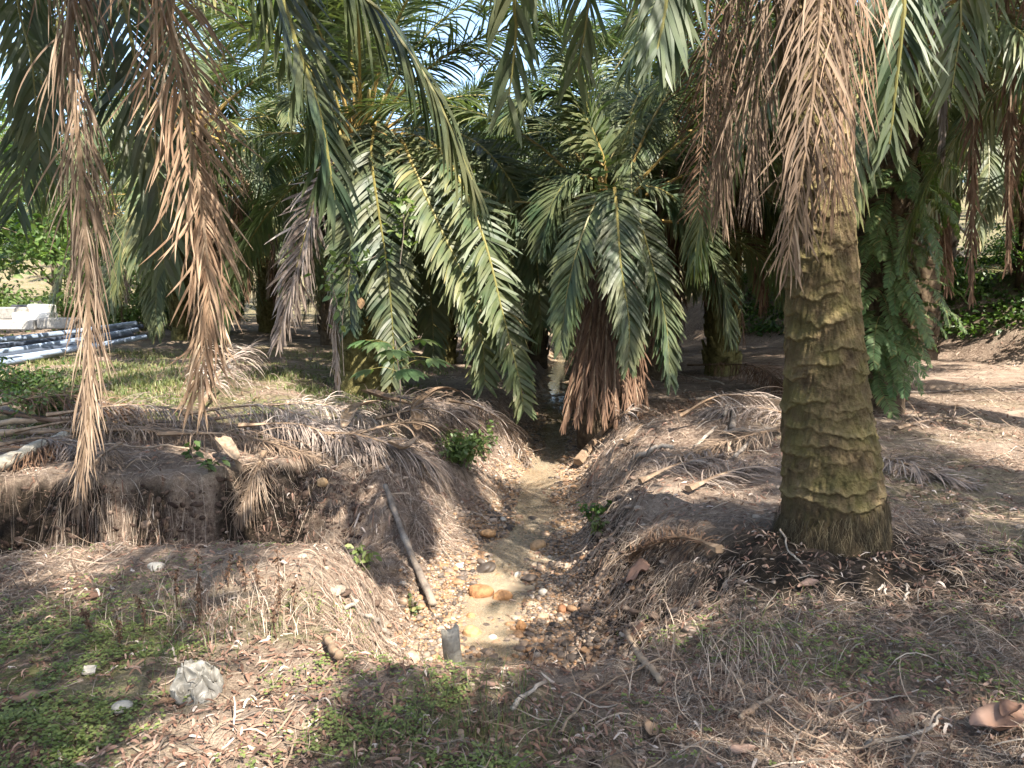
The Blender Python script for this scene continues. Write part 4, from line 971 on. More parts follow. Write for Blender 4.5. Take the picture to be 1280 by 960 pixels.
grass(900, lambda x, y: np.clip(masks(x, y, 0)[1] * smooth(.5, .62, fbm(x * 1.5, y * 1.5, 97)), 0, 1) * (y < 5), (.05, .16), 'grass', 'green_grass', 'thin tufts of green grass in the near ground', 621, 5)
grass(9000, lambda x, y: np.clip(masks(x, y, 0)[1] * smooth(.42, .6, fbm(x * 1.3, y * 1.3, 98)), 0, 1) * (x < 0), (.05, .16), 'grass', 'field_grass', 'short sunlit grass on the flat left of the stream', 622, 18, .004, (.65, .3), 8)
grass(900, lambda x, y: np.exp(-(((x + 1.35) / .55) ** 2 + ((y - 3.75) / .28) ** 2)) + .5 * np.exp(-(((x - .95) / .35) ** 2 + ((y - 3.1) / .3) ** 2)), (.06, .2), 'straw', 'dry_grass', 'tufts of dry straw coloured grass on the near mound', 623, 5, .0022, (.75, .22))

def clods():
    g = np.random.default_rng(651); n = 5500
    def dens(x, y):
        c = np.maximum(channel(x, y), gully(x, y)); return (smooth(.02, .15, c) * smooth(.95, .7, c) + .10) * (1 - .8 * wall_(x, y))
    x, y = pick(n, -9, 7, 2.0, 13, dens, g, 1.7)
    shapes = [icoblob(g, 1, 1, .55) for _ in range(14)]; z = H(x, y); V = []; F = []; C = []; off = 0
    for i in range(n):
        v, f = shapes[i % 14]; r = float(np.clip(g.lognormal(-4.5, .5), .004, .045 if y[i] > 4.2 else .013)); sc = np.array([r * g.uniform(.8, 1.6), r * g.uniform(.8, 1.4), r * g.uniform(.4, .8)]); a = g.uniform(0, 6.28); ca, sa = math.cos(a), math.sin(a)
        w = v * sc; w = np.stack([w[:, 0] * ca - w[:, 1] * sa, w[:, 0] * sa + w[:, 1] * ca, w[:, 2]], -1) + (x[i], y[i], z[i])
        V.append(w); F.append(f + off); off += len(w); C.append(np.full((len(w), 3), np.clip(g.normal(.6, .25), 0, 1)))
    n2 = 2200; x2, y2 = pick(n2, -9, -1.4, 6.4, 8.6, lambda x, y: smooth(.02, .2, gully(x, y)) * (y > 6.5), g, 1.7); z2 = H(x2, y2)
    for i in range(n2):
        v, f = shapes[i % 14]; r = float(np.clip(g.lognormal(-4.5, .5), .005, .032)); w = np.array(v * (r * g.uniform(.8, 1.8), r * g.uniform(.4, .9), r * g.uniform(.5, 1.3)) @ np.array(Euler(g.uniform(-.8, .8, 3)).to_matrix())) + (x2[i], y2[i] + r * .15, z2[i])
        V.append(w); F.append(f + off); off += len(w); C.append(np.full((len(w), 3), np.clip(g.normal(.22, .2), 0, 1)))
    o = MB().add(np.vstack(V), np.vstack(F), np.vstack(C)).build('soil_clods', M['soil'], None, True); tag(o, 'crumbly brown soil clods on the eroded banks', 'soil', kind='stuff')
clods()
strands(2600, lambda x, y: d_straw(x, y) * .8 + .06, (.06, .35), .0032, 'wood', 'twigs', 'thin dead twigs scattered about the ground', 'twigs', 605, y1=16, arch_=.3, slope=.1, tint=(.35, .3))
def dry_weeds():
    g = np.random.default_rng(661)
    for i, (px, py, hpx) in enumerate([(253, 770, 80), (250, 790, 60), (348, 775, 95), (346, 800, 60), (322, 745, 40), (306, 740, 45), (150, 812, 38), (112, 800, 42), (285, 735, 40), (368, 770, 45), (222, 760, 50), (180, 790, 45)]):
        q = G(px, py); h = hpx / FPX * q[1]; o = thing('dry_weed', q, 'thin dark brown dry weed stalk standing on the near left mound', 'weed', 'dry weed stalks on the near mound')
        P = spline([(0, 0, -.02), (g.normal(0, .006), g.normal(0, .006), h * .5), (g.normal(0, .015), g.normal(0, .015), h)], 12)
        MB().tube(P, np.linspace(.0035, .0018, 12), 5, (.25,) * 3).build('stem', M['dead_dark'], o, True)
        leaf_cloud(MB(), P[5:], 46, (.006, .006, .012), .022, 670 + i, .5, (.4, .3), .5).build('seed_head', M['dead_dark'], o)
dry_weeds()
def bank_cover():
    g = np.random.default_rng(641); x = g.uniform(7, 20, 60000); y = g.uniform(12, 26, 60000); u = (x - 8.8) + (y - 17) * .45
    k = (u > .9) & (u < 4.5) & (fbm(x * .8, y * .8, 66) > .42); x = x[k][:16000]; y = y[k][:16000]
    c = np.stack([x, y, H(x, y) + g.uniform(.02, .3, len(x)) * fbm(x * .9, y * .9, 67)], -1)
    o = leaf_cloud(MB(), c, 22000, (.05, .05, .04), .13, 642, .5, (.45, .3)).build('ground_cover', M['bush'])
    tag(o, 'low leafy green cover spreading over the shaded right hand bank', 'ground cover', kind='stuff')
bank_cover()

# gravel of the bed
def gravel():
    g = np.random.default_rng(631); n = 26000
    def dens(x, y):
        c = channel(x, y); d = np.abs(x - xs(y)) / hw(y)
        return smooth(.55 - .12 * (x > xs(y)), .88, c) * np.clip(.15 + 1.0 * smooth(.45, .9, d) + .7 * smooth(7.0, 5.2, y) * smooth(.3, .6, fbm(x * 3, y * 3, 99)), 0, 1)
    x, y = pick(n, -3, 4, 4.2, 17, dens, g, 1.7)
    shapes = [icoblob(g, 1, 0, .3) for _ in range(12)]
    z = H(x, y); mb = MB(); V = []; F = []; C = []; off = 0
    for i in range(n):
        v, f = shapes[i % 12]; r = float(np.clip(g.lognormal(-4.7, .45), .004, .035)) * (1 if y[i] < 9 else 1.25)
        s = np.array([r * g.uniform(.8, 1.5), r * g.uniform(.8, 1.3), r * g.uniform(.45, .8)]); a = g.uniform(0, 6.28); ca, sa = math.cos(a), math.sin(a)
        w = v * s; w = np.stack([w[:, 0] * ca - w[:, 1] * sa, w[:, 0] * sa + w[:, 1] * ca, w[:, 2]], -1) + (x[i], y[i], z[i] + s[2] * .35)
        V.append(w); F.append(f + off); off += len(w); C.append(np.full((len(w), 3), np.clip(g.choice([.1, .25, .4, .5, .72, .75, .8, .95]) + g.normal(0, .08), 0, 1)))
    n2 = 1500; x2, y2 = pick(n2, -3, 4, 4.2, 15, lambda x, y: smooth(.78, .93, channel(x, y)) * smooth(.35, .6, fbm(x * 2.2, y * 2.2, 101)), g, 1.7); z2 = H(x2, y2)
    shp = [icoblob(g, 1, 1, .5) for _ in range(14)]
    for i in range(n2):
        v, f = shp[i % 14]; r = float(np.clip(g.lognormal(-3.95, .4), .011, .042)); sc = np.array([r * g.uniform(.9, 1.5), r * g.uniform(.8, 1.2), r * g.uniform(.45, .8)]); a = g.uniform(0, 6.28); ca, sa = math.cos(a), math.sin(a)
        w = v * sc; w = np.stack([w[:, 0] * ca - w[:, 1] * sa, w[:, 0] * sa + w[:, 1] * ca, w[:, 2]], -1) + (x2[i], y2[i], z2[i] + sc[2] * .3)
        V.append(w); F.append(f + off); off += len(w); C.append(np.full((len(w), 3), np.clip(g.choice([.05, .2, .35, .68, .74, .74, .8]) + g.normal(0, .05), 0, 1)))
    o = mb.add(np.vstack(V), np.vstack(F), np.vstack(C)).build('gravel', M['stone'], None, True); tag(o, 'mixed white tan and grey pebbles along the stream edges', 'gravel', kind='stuff')
gravel()

def stone(px, py, wpx, mat, label, seed, flat=.7, tint=.5, name='stone', asp=.85, sub=2, sink=.25):
    g = np.random.default_rng(seed); q = G(px, py); r = wpx / 2 / FPX * q[1] * 1.12
    v, f = icoblob(g, 1, sub, .45); v = v + .09 * (fbm(v[:, 0] * 3 + seed, v[:, 1] * 3 + v[:, 2] * 2, seed)[:, None] - .5) * nrm(v) * 2; v = v * (r, r * asp, r * flat)
    mb = MB().add(v, f, np.full((len(v), 3), tint)); o = mb.build(name, M[mat], None, True)
    o.location = (q[0], q[1], q[2] + r * flat * (1 - sink * 2)); o.rotation_euler = (g.normal(0, .15), g.normal(0, .15), g.uniform(-.4, .4)); tag(o, label, 'stone'); return o
stone(601, 746, 26, 'stone_orange', 'larger rounded rusty brown stone in the stream, left of its twin', 701, .75, .35)
stone(629, 752, 24, 'stone_orange', 'rounded ochre stone in the stream, right of the rusty brown one', 702, .7, .6)
stone(591, 797, 19, 'stone_orange', 'bright orange stone beside the weathered post', 703, .9, .8)
stone(653, 787, 14, 'stone_orange', 'small orange stone alone near the end of the stream', 704, .9, .55)
stone(610, 671, 22, 'stone_orange', 'orange stone row across the far side of the shallow riffle', 705, .5, .8)
stone(672, 685, 16, 'stone_orange', 'pale ochre stone near the right edge of the riffle', 706, .6, .95)
stone(588, 775, 12, 'stone_orange', 'little orange stone just above the bright orange one', 707, .9, .6)
stone(604, 714, 24, 'stone', 'flat dark grey stone lying in the middle of the stream', 708, .4, .05)
stone(661, 725, 20, 'stone', 'flat grey slab stone right of the dark one in mid stream', 709, .35, .2)
stone(646, 721, 9, 'stone_pale', 'small square white stone in mid stream', 710, .9, .9)
stone(679, 743, 12, 'stone_pale', 'bluish white stone on the right edge of the stream', 711, .8, .7)
stone(668, 653, 14, 'stone', 'dark brown stone standing in the far pool', 712, .5, .0)
stone(629, 651, 9, 'stone_pale', 'small white stone in the far pool', 713, .6, .9)
stone(704, 766, 14, 'stone_orange', 'reddish stone at the right foot of the bank', 714, .8, .1)
stone(616, 801, 14, 'stone_pale', 'white stone beside the sand at the near end of the stream', 715, .7, 1.0)
stone(573, 710, 13, 'stone_pale', 'flat whitish stone on the left gravel margin', 716, .5, .6)
stone(153, 890, 24, 'stone_pale', 'rounded cream stone lying in the near weeds below the white plastic', 717, .7, .6)
stone(195, 712, 18, 'stone_pale', 'white stone on the crest of the left gully', 718, .7, .9)
stone(403, 608, 12, 'stone_orange', 'yellow rounded stone on the left bank slope', 719, .9, 1.0)
stone(290, 462, 9, 'stone_pale', 'white scrap stone on the sunny grass at left', 720, .8, 1.0)
stone(862, 790, 18, 'stone', 'grey stone on the foreground edge left of the big trunk', 721, .5, .35)

# ------------------------------------------------------------------ sticks, stalks and fallen fronds
def stick(pix, r, label, mat='wood', name='stick', cat='stick', lift=.02, seed=0, tint=.6, flat=1, n=14, group=None, ups=None):
    g = np.random.default_rng(seed)
    Q = onpath(pix, lift, n) if ups is None else spline([G(a, b, u) for (a, b), u in zip(pix, ups)], n)
    Q = Q + g.normal(0, .004, Q.shape); c = Q[0].copy()
    rr = np.asarray(r, float); rr = np.linspace(rr[0], rr[1], n) if rr.ndim else np.full(n, rr)
    rr = rr * g.uniform(.85, 1.15, n)
    o = MB().tube(Q - c, rr, 7, np.stack([np.clip(tint + .15 * g.normal(0, 1, n), 0, 1)] * 3, -1), 0, True, flat).build(name, M[mat], None, True)
    o.location = c; tag(o, label, cat, group); return o
stick([(0, 540), (120, 531), (240, 521)], (.035, .02), 'longest pale dead frond stalk across the left bank', 'dead_rachis', 'frond_stalk', 'stalk', .10, 1, .95)
stick([(0, 548), (90, 545), (180, 543)], (.04, .03), 'grey brown dead stalk just under the longest pale one', 'dead_rachis', 'frond_stalk', 'stalk', .06, 2, .7)
stick([(130, 541), (230, 548), (350, 566)], (.022, .03), 'thin pale stalk slanting right across the left bank debris', 'dead_rachis', 'frond_stalk', 'stalk', .08, 3, .85)
stick([(0, 568), (70, 562)], (.035, .03), 'short pale stalk at the left edge above the mossy log', 'dead_rachis', 'frond_stalk', 'stalk', .05, 4, .9)
stick([(120, 562), (240, 568)], (.014, .01), 'thin lower stalk beside the broad leaved seedling', 'dead_rachis', 'frond_stalk', 'stalk', .05, 5, .9)
stick([(-30, 612), (30, 585), (86, 556)], (.075, .05), 'thick mossy brown log slanting at the left edge', 'post', 'log', 'log', .0, 6, .3, 1, 14, None, (.12, .14, .12))
stick([(-5, 512), (35, 528), (62, 532)], (.05, .05), 'dark log at the left edge behind the pale stalks', 'wood', 'log', 'log', .05, 7, .0)
stick([(140, 532), (175, 534), (215, 540)], (.07, .05), 'rotten dark brown log chunk within the stalk pile', 'dead_rachis', 'log', 'log', .03, 8, .1)
stick([(482, 622), (505, 690), (542, 772)], (.025, .032), 'long dark pole leaning down the left bank into the stream', 'wood', 'pole', 'pole', .06, 9, .5, 1, 14, None, (.12, .13, .10))
stick([(432, 766), (487, 800)], (.012, .016), 'short pale stick on the near left mound', 'wood', 'stick', 'stick', .03, 10, .95)
stick([(408, 810), (425, 836)], (.018, .02), 'brown stub of stick at the left of the stream rim', 'dead_rachis', 'stick', 'stick', .05, 11, .6)
stick([(640, 893), (652, 878), (680, 858)], (.010, .007), 'whitish curved twig in the foreground weeds', 'wood', 'twig', 'twig', .02, 12, 1.0)
stick([(700, 925), (735, 880), (790, 850), (850, 835)], (.005, .004), 'long thin arched brown twig in the foreground', 'dead_rachis', 'twig', 'twig', .04, 13, .7)
stick([(1080, 937), (1130, 932), (1168, 915), (1172, 902)], (.008, .006), 'forked white twig on the ground at lower right', 'wood', 'twig', 'twig', .02, 14, 1.0)
stick([(927, 905), (967, 877)], (.013, .011), 'straight reddish brown stick fragment at lower right', 'dead_red', 'stick', 'stick', .02, 15, .8)
stick([(782, 795), (800, 830), (825, 862)], (.018, .014), 'pale peeled stick lying across the rim right of the stream', 'dead_rachis', 'stick', 'stick', .03, 16, 1.0)
stick([(905, 842), (928, 862)], (.012, .012), 'yellow split stick between the rim and the lower right', 'dead_rachis', 'stick', 'stick', .02, 17, 1.0)
stick([(975, 672), (985, 700), (1003, 715)], (.006, .005), 'thin pale root curving round the left foot of the big trunk', 'wood', 'root', 'root', .05, 18, 1.0)
stick([(1098, 745), (1104, 738), (1107, 752)], (.006, .006), 'small bent pale twig in the dark soil right of the trunk', 'wood', 'twig', 'twig', .03, 19, 1.0)
stick([(1130, 760), (1135, 738)], (.006, .006), 'small upright pale twig right of the bent one', 'wood', 'twig', 'twig', .03, 20, 1.0)
for i, (a, b, r, l, tn) in enumerate([((905, 525), (940, 511), .022, 'pale broken stick on top of the debris mound', .95), ((905, 548), (982, 545), .03, 'reddish brown plank like stalk across the debris mound', .5),
        ((868, 566), (895, 540), .02, 'thin stick slanting on the left of the debris mound', .8), ((915, 545), (917, 518), .035, 'short upright brown stump in the debris mound', .4), ((918, 580), (942, 553), .02, 'forked stick at the front of the debris mound', .6),
        ((845, 470), (905, 485), .02, 'curved pale branch behind the debris mound', .9), ((860, 505), (900, 500), .03, 'dark branch behind the streamside palm', .2), ((795, 578), (842, 566), .03, 'short grey log lying right of the stream', .8)]):
    stick([a, b], (r, r * .8), l, 'wood', 'branch', 'branch', .06, 30 + i, tn)
stick([(1090, 497), (1190, 491), (1290, 489)], (.018, .012), 'long thin dark stick across the path at right', 'wood', 'stick', 'stick', .03, 40, .1)
stick([(680, 500), (716, 497)], (.02, .03), 'pale stick bridging the far stream', 'wood', 'stick', 'stick', .08, 41, .9)
for i, (a, b) in enumerate([((1192, 274), (1232, 350)), ((1178, 300), (1212, 352))]):
    p = PT(*a, 21); q2 = PT(*b, 20.5); q2[2] = float(H(q2[0], q2[1]))
    o = MB().tube(np.linspace(0, 1, 8)[:, None] * (q2 - p) , .035, 6, (.95,) * 3).build('pole', M['wood'], None, True); o.location = p
    tag(o, ['longer of two pale poles leaning on the right hand slope', 'shorter of two pale poles leaning on the right hand slope'][i], 'pole')

def fallen(pix, ups, label, mats, seed, Lmax=.5, npair=70, wid=.010, tint=.6, N0=(0, -.2, 1), keep=.9, a0=52, a1=25, r0=.026, start=.15, grav=1.0):
    P = spline([G(a, b, u * 1.55) for (a, b), u in zip(pix, ups)], 30); P[:, 2] = np.maximum(P[:, 2], H(P[:, 0], P[:, 1]) + .015)
    mb = frond(MB(), P, N0, Lmax, int(npair * 1.7), wid * .5, a0, a1, start, grav, seed, 6, r0, .005, True, tint, .35, True, keep=keep, elev=(30, -25), jit=15)
    c = P[0].copy(); mb.v = [v - c for v in mb.v]
    o = mb.build('fallen_frond', [M[m] for m in mats]); o.location = c; tag(o, label, 'palm frond'); return o
GY = ('dead_grey', 'dead_rachis')
fallen([(20, 552), (110, 546), (230, 556)], (.08, .12, .06), 'brown frond buried in the left end of the stalk pile', ('dead', 'dead_rachis'), 841, .55, 80, .010, .45)
fallen([(200, 560), (300, 562), (395, 580)], (.10, .10, .04), 'dark brown frond hanging over the gully edge under the grey ones', ('dead', 'dead_rachis'), 842, .55, 90, .010, .4, grav=1.5)
fallen([(330, 528), (400, 530), (470, 540)], (.14, .16, .10), 'pale grey frond topping the right end of the left bank pile', GY, 843, .55, 90, .010, .85)
fallen([(440, 560), (520, 552), (600, 560)], (.10, .14, .06), 'brown frond across the bank between the sheaths and the green shrub', ('dead', 'dead_rachis'), 844, .55, 90, .010, .55)
DD = ('dead_grey', 'dead_rachis')
fallen([(-20, 536), (80, 528), (170, 530)], (.16, .22, .12), 'dark frond heaped under the longest pale stalk', ('dead_dark', 'dead_rachis'), 851, .6, 90, .010, .6)
fallen([(60, 545), (170, 538), (262, 544)], (.16, .20, .14), 'brown frond heaped across the middle of the stalk pile', DD, 852, .6, 90, .010, .45)
fallen([(230, 548), (330, 544), (420, 556)], (.18, .22, .12), 'greyish frond on the crest between the seedlings and the cassava', GY, 853, .55, 90, .010, .7)
fallen([(300, 556), (380, 560), (450, 576)], (.14, .16, .06), 'rust brown frond drooping over the left bank crest', DD, 854, .55, 90, .010, .6, grav=1.4)
fallen([(470, 545), (545, 540), (610, 556)], (.14, .18, .08), 'purplish frond on the left bank just above the green shrub', GY, 855, .55, 90, .010, .5)
fallen([(0, 575), (60, 570), (120, 578)], (.10, .12, .05), 'small brown frond at the left edge over the dark hollow', DD, 856, .45, 70, .010, .5, grav=1.4)
fallen([(860, 620), (920, 600), (975, 590)], (.04, .06, .04), 'half buried brown frond on the right bank left of the big trunk', DD, 857, .42, 70, .009, .5)
fallen([(800, 610), (850, 592), (905, 575)], (.04, .06, .04), 'greyish broken frond on the right bank above the seedlings', GY, 858, .42, 60, .009, .5)
fallen([(900, 700), (850, 690), (790, 700)], (.04, .06, .03), 'broken dark frond lying in the right hand hollow', ('dead_dark', 'dead_rachis'), 859, .35, 60, .008, .8)
fallen([(850, 540), (905, 532), (985, 526)], (.12, .22, .16), 'pale frond on the crest of the debris mound', GY, 860, .5, 80, .010, .85)
fallen([(1120, 540), (1180, 530), (1250, 535)], (.03, .05, .03), 'thin brown frond on the path beyond the fallen frond', DD, 861, .4, 60, .010, .5)
stick([(40, 556), (150, 552), (250, 560)], (.02, .015), 'thin grey stalk low in the pile above the gully', 'dead_rachis', 'frond_stalk', 'stalk', .14, 51, .6)
stick([(300, 540), (380, 552), (470, 562)], (.018, .012), 'grey stalk sloping right toward the curled sheaths', 'dead_rachis', 'frond_stalk', 'stalk', .14, 52, .75)
stick([(-10, 524), (70, 540), (140, 552)], (.025, .02), 'dark stalk crossing beneath the pale stalks', 'dead_dark', 'frond_stalk', 'stalk', .12, 53, .6)
fallen([(150, 566), (120, 590), (100, 640)], (.06, .06, .04), 'tangled brown frond hanging down the dark gully wall', ('dead', 'dead_rachis'), 846, .45, 80, .008, .4, grav=1.6)
fallen([(330, 575), (320, 600), (300, 650)], (.05, .05, .03), 'short brown frond lying down the left bank slope', ('dead', 'dead_rachis'), 847, .4, 70, .008, .6, grav=1.2)
fallen([(90, 560), (40, 580), (-10, 590)], (.08, .08, .06), 'dark frond under the slanting mossy log', ('dead_dark', 'dead_rachis'), 845, .5, 70, .010, .6)
fallen([(252, 524), (285, 490), (315, 466)], (.1, .28, .30), 'arched grey fallen frond propped above the stalk pile on the sunny grass', GY, 801, .62, 90, .013, .65, a0=75, a1=50)
fallen([(262, 540), (340, 538), (435, 548)], (.10, .12, .08), 'grey fallen frond lying along the top of the left bank', GY, 802, .5, 90, .010, .75)
fallen([(170, 535), (300, 545), (420, 560)], (.06, .08, .05), 'second grey frond in the left bank pile, lower and longer', GY, 803, .45, 80, .009, .6)
fallen([(395, 560), (450, 566), (520, 582), (560, 600)], (.10, .12, .08, .03), 'purplish brown fallen frond draped down the left bank toward the pole', GY, 804, .65, 110, .010, .5, grav=1.5)
fallen([(560, 515), (600, 528), (635, 545), (660, 585)], (.10, .12, .08, .05), 'pinkish dead frond fanning over the left lip of the stream', GY, 805, .6, 100, .010, .8)
fallen([(430, 530), (500, 520), (580, 525)], (.12, .15, .08), 'brown dead frond behind the curled sheaths on the left bank', GY, 806, .6, 100, .011, .4)
fallen([(722, 588), (750, 558), (782, 535), (800, 522)], (.07, .11, .13, .10), 'fallen frond with a smooth tan stalk lying right of the stream', GY, 807, .25, 40, .010, .7, start=.55, r0=.05)
fallen([(1090, 578), (1140, 595), (1215, 612)], (.05, .06, .03), 'fallen brown frond on the path right of the big trunk', GY, 808, .42, 70, .011, .65)
fallen([(980, 548), (920, 560), (850, 575)], (.08, .06, .03), 'brown frond in front of the debris mound', ('dead', 'dead_rachis'), 809, .5, 80, .011, .5)
fallen([(1020, 545), (960, 525), (890, 520)], (.05, .08, .05), 'dead frond tangled over the debris mound', GY, 810, .5, 80, .011, .55)
fallen([(780, 560), (850, 520), (930, 500)], (.04, .05, .04), 'dark dead frond on the shaded ground behind the debris mound', ('dead_dark', 'dead_rachis'), 811, .5, 70, .012, .6)
fallen([(860, 470), (940, 478), (985, 500)], (.15, .2, .1), 'dark dead frond heap further back by the mossy trunk', ('dead_dark', 'dead_rachis'), 812, .6, 80, .014, .5)

def sheath(pix, ups, w, label, seed, tint=.4):
    """curled boat-shaped dry leaf base"""
    g = np.random.default_rng(seed); Q = spline([G(a, b, u * 1.35 + .10) for (a, b), u in zip(pix, ups)], 18); w = w * 1.35; c = Q[0].copy(); T = nrm(np.gradient(Q, axis=0))
    k = 9; mb = MB(); t = np.linspace(0, 1, 18); ww = w * np.interp(t, [0, .15, .5, .85, 1], [.5, 1, .8, .5, .15]); V = []
    for sgn in (0, 1):
        for i in range(18):
            s = nrm(np.cross(T[i], (0, .05, 1.))); up = np.cross(s, T[i])
            for j in range(k):
                a = (j / (k - 1) - .5) * 2.5; V.append(Q[i] - c + s * math.sin(a) * (ww[i] - .006 * sgn) + up * (1 - math.cos(a)) * (ww[i] - .006 * sgn) * .9 + up * .006 * sgn)
    V = np.array(V); F = []; m = 18 * k
    for i in range(17):
        for j in range(k - 1):
            b = i * k + j; F += [(b, b + 1, b + k + 1, b + k), (m + b, m + b + k, m + b + k + 1, m + b + 1)]
        for j in (0, k - 1):
            b = i * k + j; F.append((b, b + k, m + b + k, m + b))
    for j in range(k - 1):
        for i in (0, 17):
            b = i * k + j; F.append((b, b + 1, m + b + 1, m + b))
    o = mb.add(V, F, np.clip(tint + .15 * g.normal(0, 1, (len(V), 1)).repeat(3, 1), 0, 1)).build('leaf_sheath', M['dead_rachis'], None, True); o.location = c; tag(o, label, 'leaf sheath')
sheath([(430, 556), (445, 540), (475, 533)], (.06, .14, .16), .06, 'curled grey leaf sheath arching at the left of the debris on the bank', 821, .8)
sheath([(455, 520), (485, 528), (515, 530)], (.16, .14, .10), .07, 'brown boat shaped leaf sheath under the cassava sapling', 822, .3)
sheath([(522, 560), (524, 535), (550, 518), (575, 512)], (.05, .14, .16, .1), .06, 'dark curved leaf sheath bending upright beside the green shrub', 823, .35)
sheath([(485, 578), (505, 583), (525, 572)], (.08, .06, .1), .05, 'grey twisted leaf sheath lower on the left bank', 824, .7)
sheath([(598, 545), (606, 570), (611, 590)], (.08, .06, .03), .04, 'dark brown leaf sheath hanging on the stream lip right of the green shrub', 825, .1)
sheath([(275, 570), (290, 590), (300, 610)], (.06, .05, .03), .06, 'pale broken leaf sheath on the left bank slope', 826, .9)

# ------------------------------------------------------------------ small single things
def dryleaf(px, py, wpx, label, seed, mat='litter', tint=.6, az=0.0, curl=.5, asp=.5, lift=.02):
    g = np.random.default_rng(seed); q = G(px, py); L = wpx / FPX * q[1]; n = 12; m = 7
    t = np.linspace(0, 1, n); s = np.linspace(-1, 1, m); w = L * asp * .5 * np.sin(np.pi * np.clip(t * .94 + .03, 0, 1)) ** .7 * (1 - .25 * t)
    T, S = np.meshgrid(t, s, indexing='ij'); X = (T - .5) * L; Yv = S * w[:, None]
    Z = curl * L * (.45 * (T - .5) ** 2 + .35 * np.abs(S) ** 1.6 * (w / (L * asp * .5 + 1e-6))[:, None] * asp) + .05 * L * (fbm(X / L * 5, Yv / L * 5, seed) - .5) * 2
    a = az; ca, sa = math.cos(a), math.sin(a); wx = X * ca - Yv * sa; wy = X * sa + Yv * ca
    wz = H(q[0] + wx, q[1] + wy) - q[2] + Z + lift
    top = np.stack([wx, wy, wz], -1).reshape(-1, 3); bot = top - (0, 0, .003); V = np.vstack([top, bot]); K = n * m; F = []
    for i in range(n - 1):
        for j in range(m - 1):
            b = i * m + j; F += [(b, b + m, b + m + 1, b + 1), (K + b, K + b + 1, K + b + m + 1, K + b + m)]
        for j in (0, m - 1):
            b = i * m + j; F.append((b, b + m, K + b + m, K + b))
    C = np.clip(tint + .25 * (fbm(X.ravel() / L * 6, Yv.ravel() / L * 6, seed + 1) - .5), 0, 1)
    o = MB().add(V, F, np.stack([np.tile(C, 2)] * 3, -1)).build('dry_leaf', M[mat], None, True); o.location = q; tag(o, label, 'dry leaf'); return o
dryleaf(1255, 915, 95, 'largest curled pinkish brown dry leaf at the lower right corner', 901, 'litter', .72, .1, .9, .55, .03)
dryleaf(814, 922, 30, 'crumpled bright orange brown dry leaf at the bottom', 902, 'dead_red', .72, 1.3, .9, .75)
dryleaf(45, 878, 55, 'reddish dry leaf in the weeds at lower left', 903, 'dead_red', .6, .2, .6, .5)
dryleaf(205, 884, 26, 'dark red dry leaf below the white plastic', 904, 'dead_red', .35, .6, .7, .45)
dryleaf(115, 752, 28, 'dark brown dry leaf on the near left mound', 905, 'litter', .2, .7, .7, .45)
dryleaf(797, 728, 32, 'curled purplish dry leaf hanging on the right bank hollow', 906, 'litter', .62, -.5, 1.2, .5, .06)
dryleaf(793, 800, 30, 'reddish dry leaf at the right end of the stream rim', 907, 'litter', .5, -.6, .9, .45)
dryleaf(1010, 735, 34, 'grey brown dry leaf at the foot of the big trunk', 908, 'litter', .75, .4, .8, .45)
dryleaf(928, 945, 36, 'pinkish flat dry leaf at the bottom edge right of centre', 909, 'litter', .8, .2, .3, .6)
dryleaf(478, 905, 30, 'brown dry leaf in the weeds left of bottom centre', 910, 'litter', .5, .9, .6, .5)
dryleaf(612, 862, 24, 'pinkish dry leaf just in front of the stream rim', 911, 'litter', .72, 0, .5, .5)
dryleaf(335, 872, 20, 'orange brown dry leaf right of the white plastic', 912, 'dead_red', .5, .3, .6, .6)
dryleaf(1262, 905, 34, 'small curled dry leaf lying on top of the largest pinkish leaf', 913, 'litter', .5, .5, 1.2, .8, .05)

def plastic_bag():
    q = G(248, 868); n = 90; t = np.linspace(-1, 1, n); u, v = np.meshgrid(t, t, indexing='ij')
    # square sheet to disc, with a ragged outline
    x = u * np.sqrt(1 - v * v / 2); y = v * np.sqrt(1 - u * u / 2); rho = np.hypot(x, y); th = np.arctan2(y, x)
    R_ = .095 * (1 + .30 * (fbm(np.cos(th) * 1.6 + 3, np.sin(th) * 1.6, 201) - .5) * 2)
    rd = lambda f, sd: 1 - np.abs(2 * fbm(x * f + .6 * fbm(x * 3, y * 3, sd + 1), y * f + .6 * fbm(x * 3 + 5, y * 3, sd + 2), sd, 1) - 1)
    r1, r2 = rd(2.1, 203), rd(4.6, 205)
    dome = np.clip(1 - rho ** 2, 0, 1) ** .55
    z = dome * (.018 + .085 * (r1 ** 2) + .030 * (r2 ** 1.5)) * (1 + .3 * y) + .004
    X = x * R_ + .055 * (fbm(x * 2.2, y * 2.2, 211) - .5) * dome * 2; Y = y * R_ * .9 + .055 * (fbm(x * 2.2 + 7, y * 2.2, 213) - .5) * dome * 2
    i, j = np.meshgrid(np.arange(n - 1), np.arange(n - 1), indexing='ij'); b = i * n + j
    f = np.stack([b, b + n, b + n + 1, b + 1], -1).reshape(-1, 4)
    dirt = np.clip(.25 + .5 * r1 + .5 * (fbm(x * 3, y * 3, 221) - .5), 0, 1)
    o = MB().add(np.stack([X, Y, z], -1).reshape(-1, 3), f, np.stack([dirt] * 3, -1).reshape(-1, 3)).build('plastic_bag', M['plastic'], None, True)
    o.location = q; o.rotation_euler = (.25, 0, .4); tag(o, 'crumpled dirty white plastic bag lying in the near weeds', 'plastic bag')
plastic_bag()

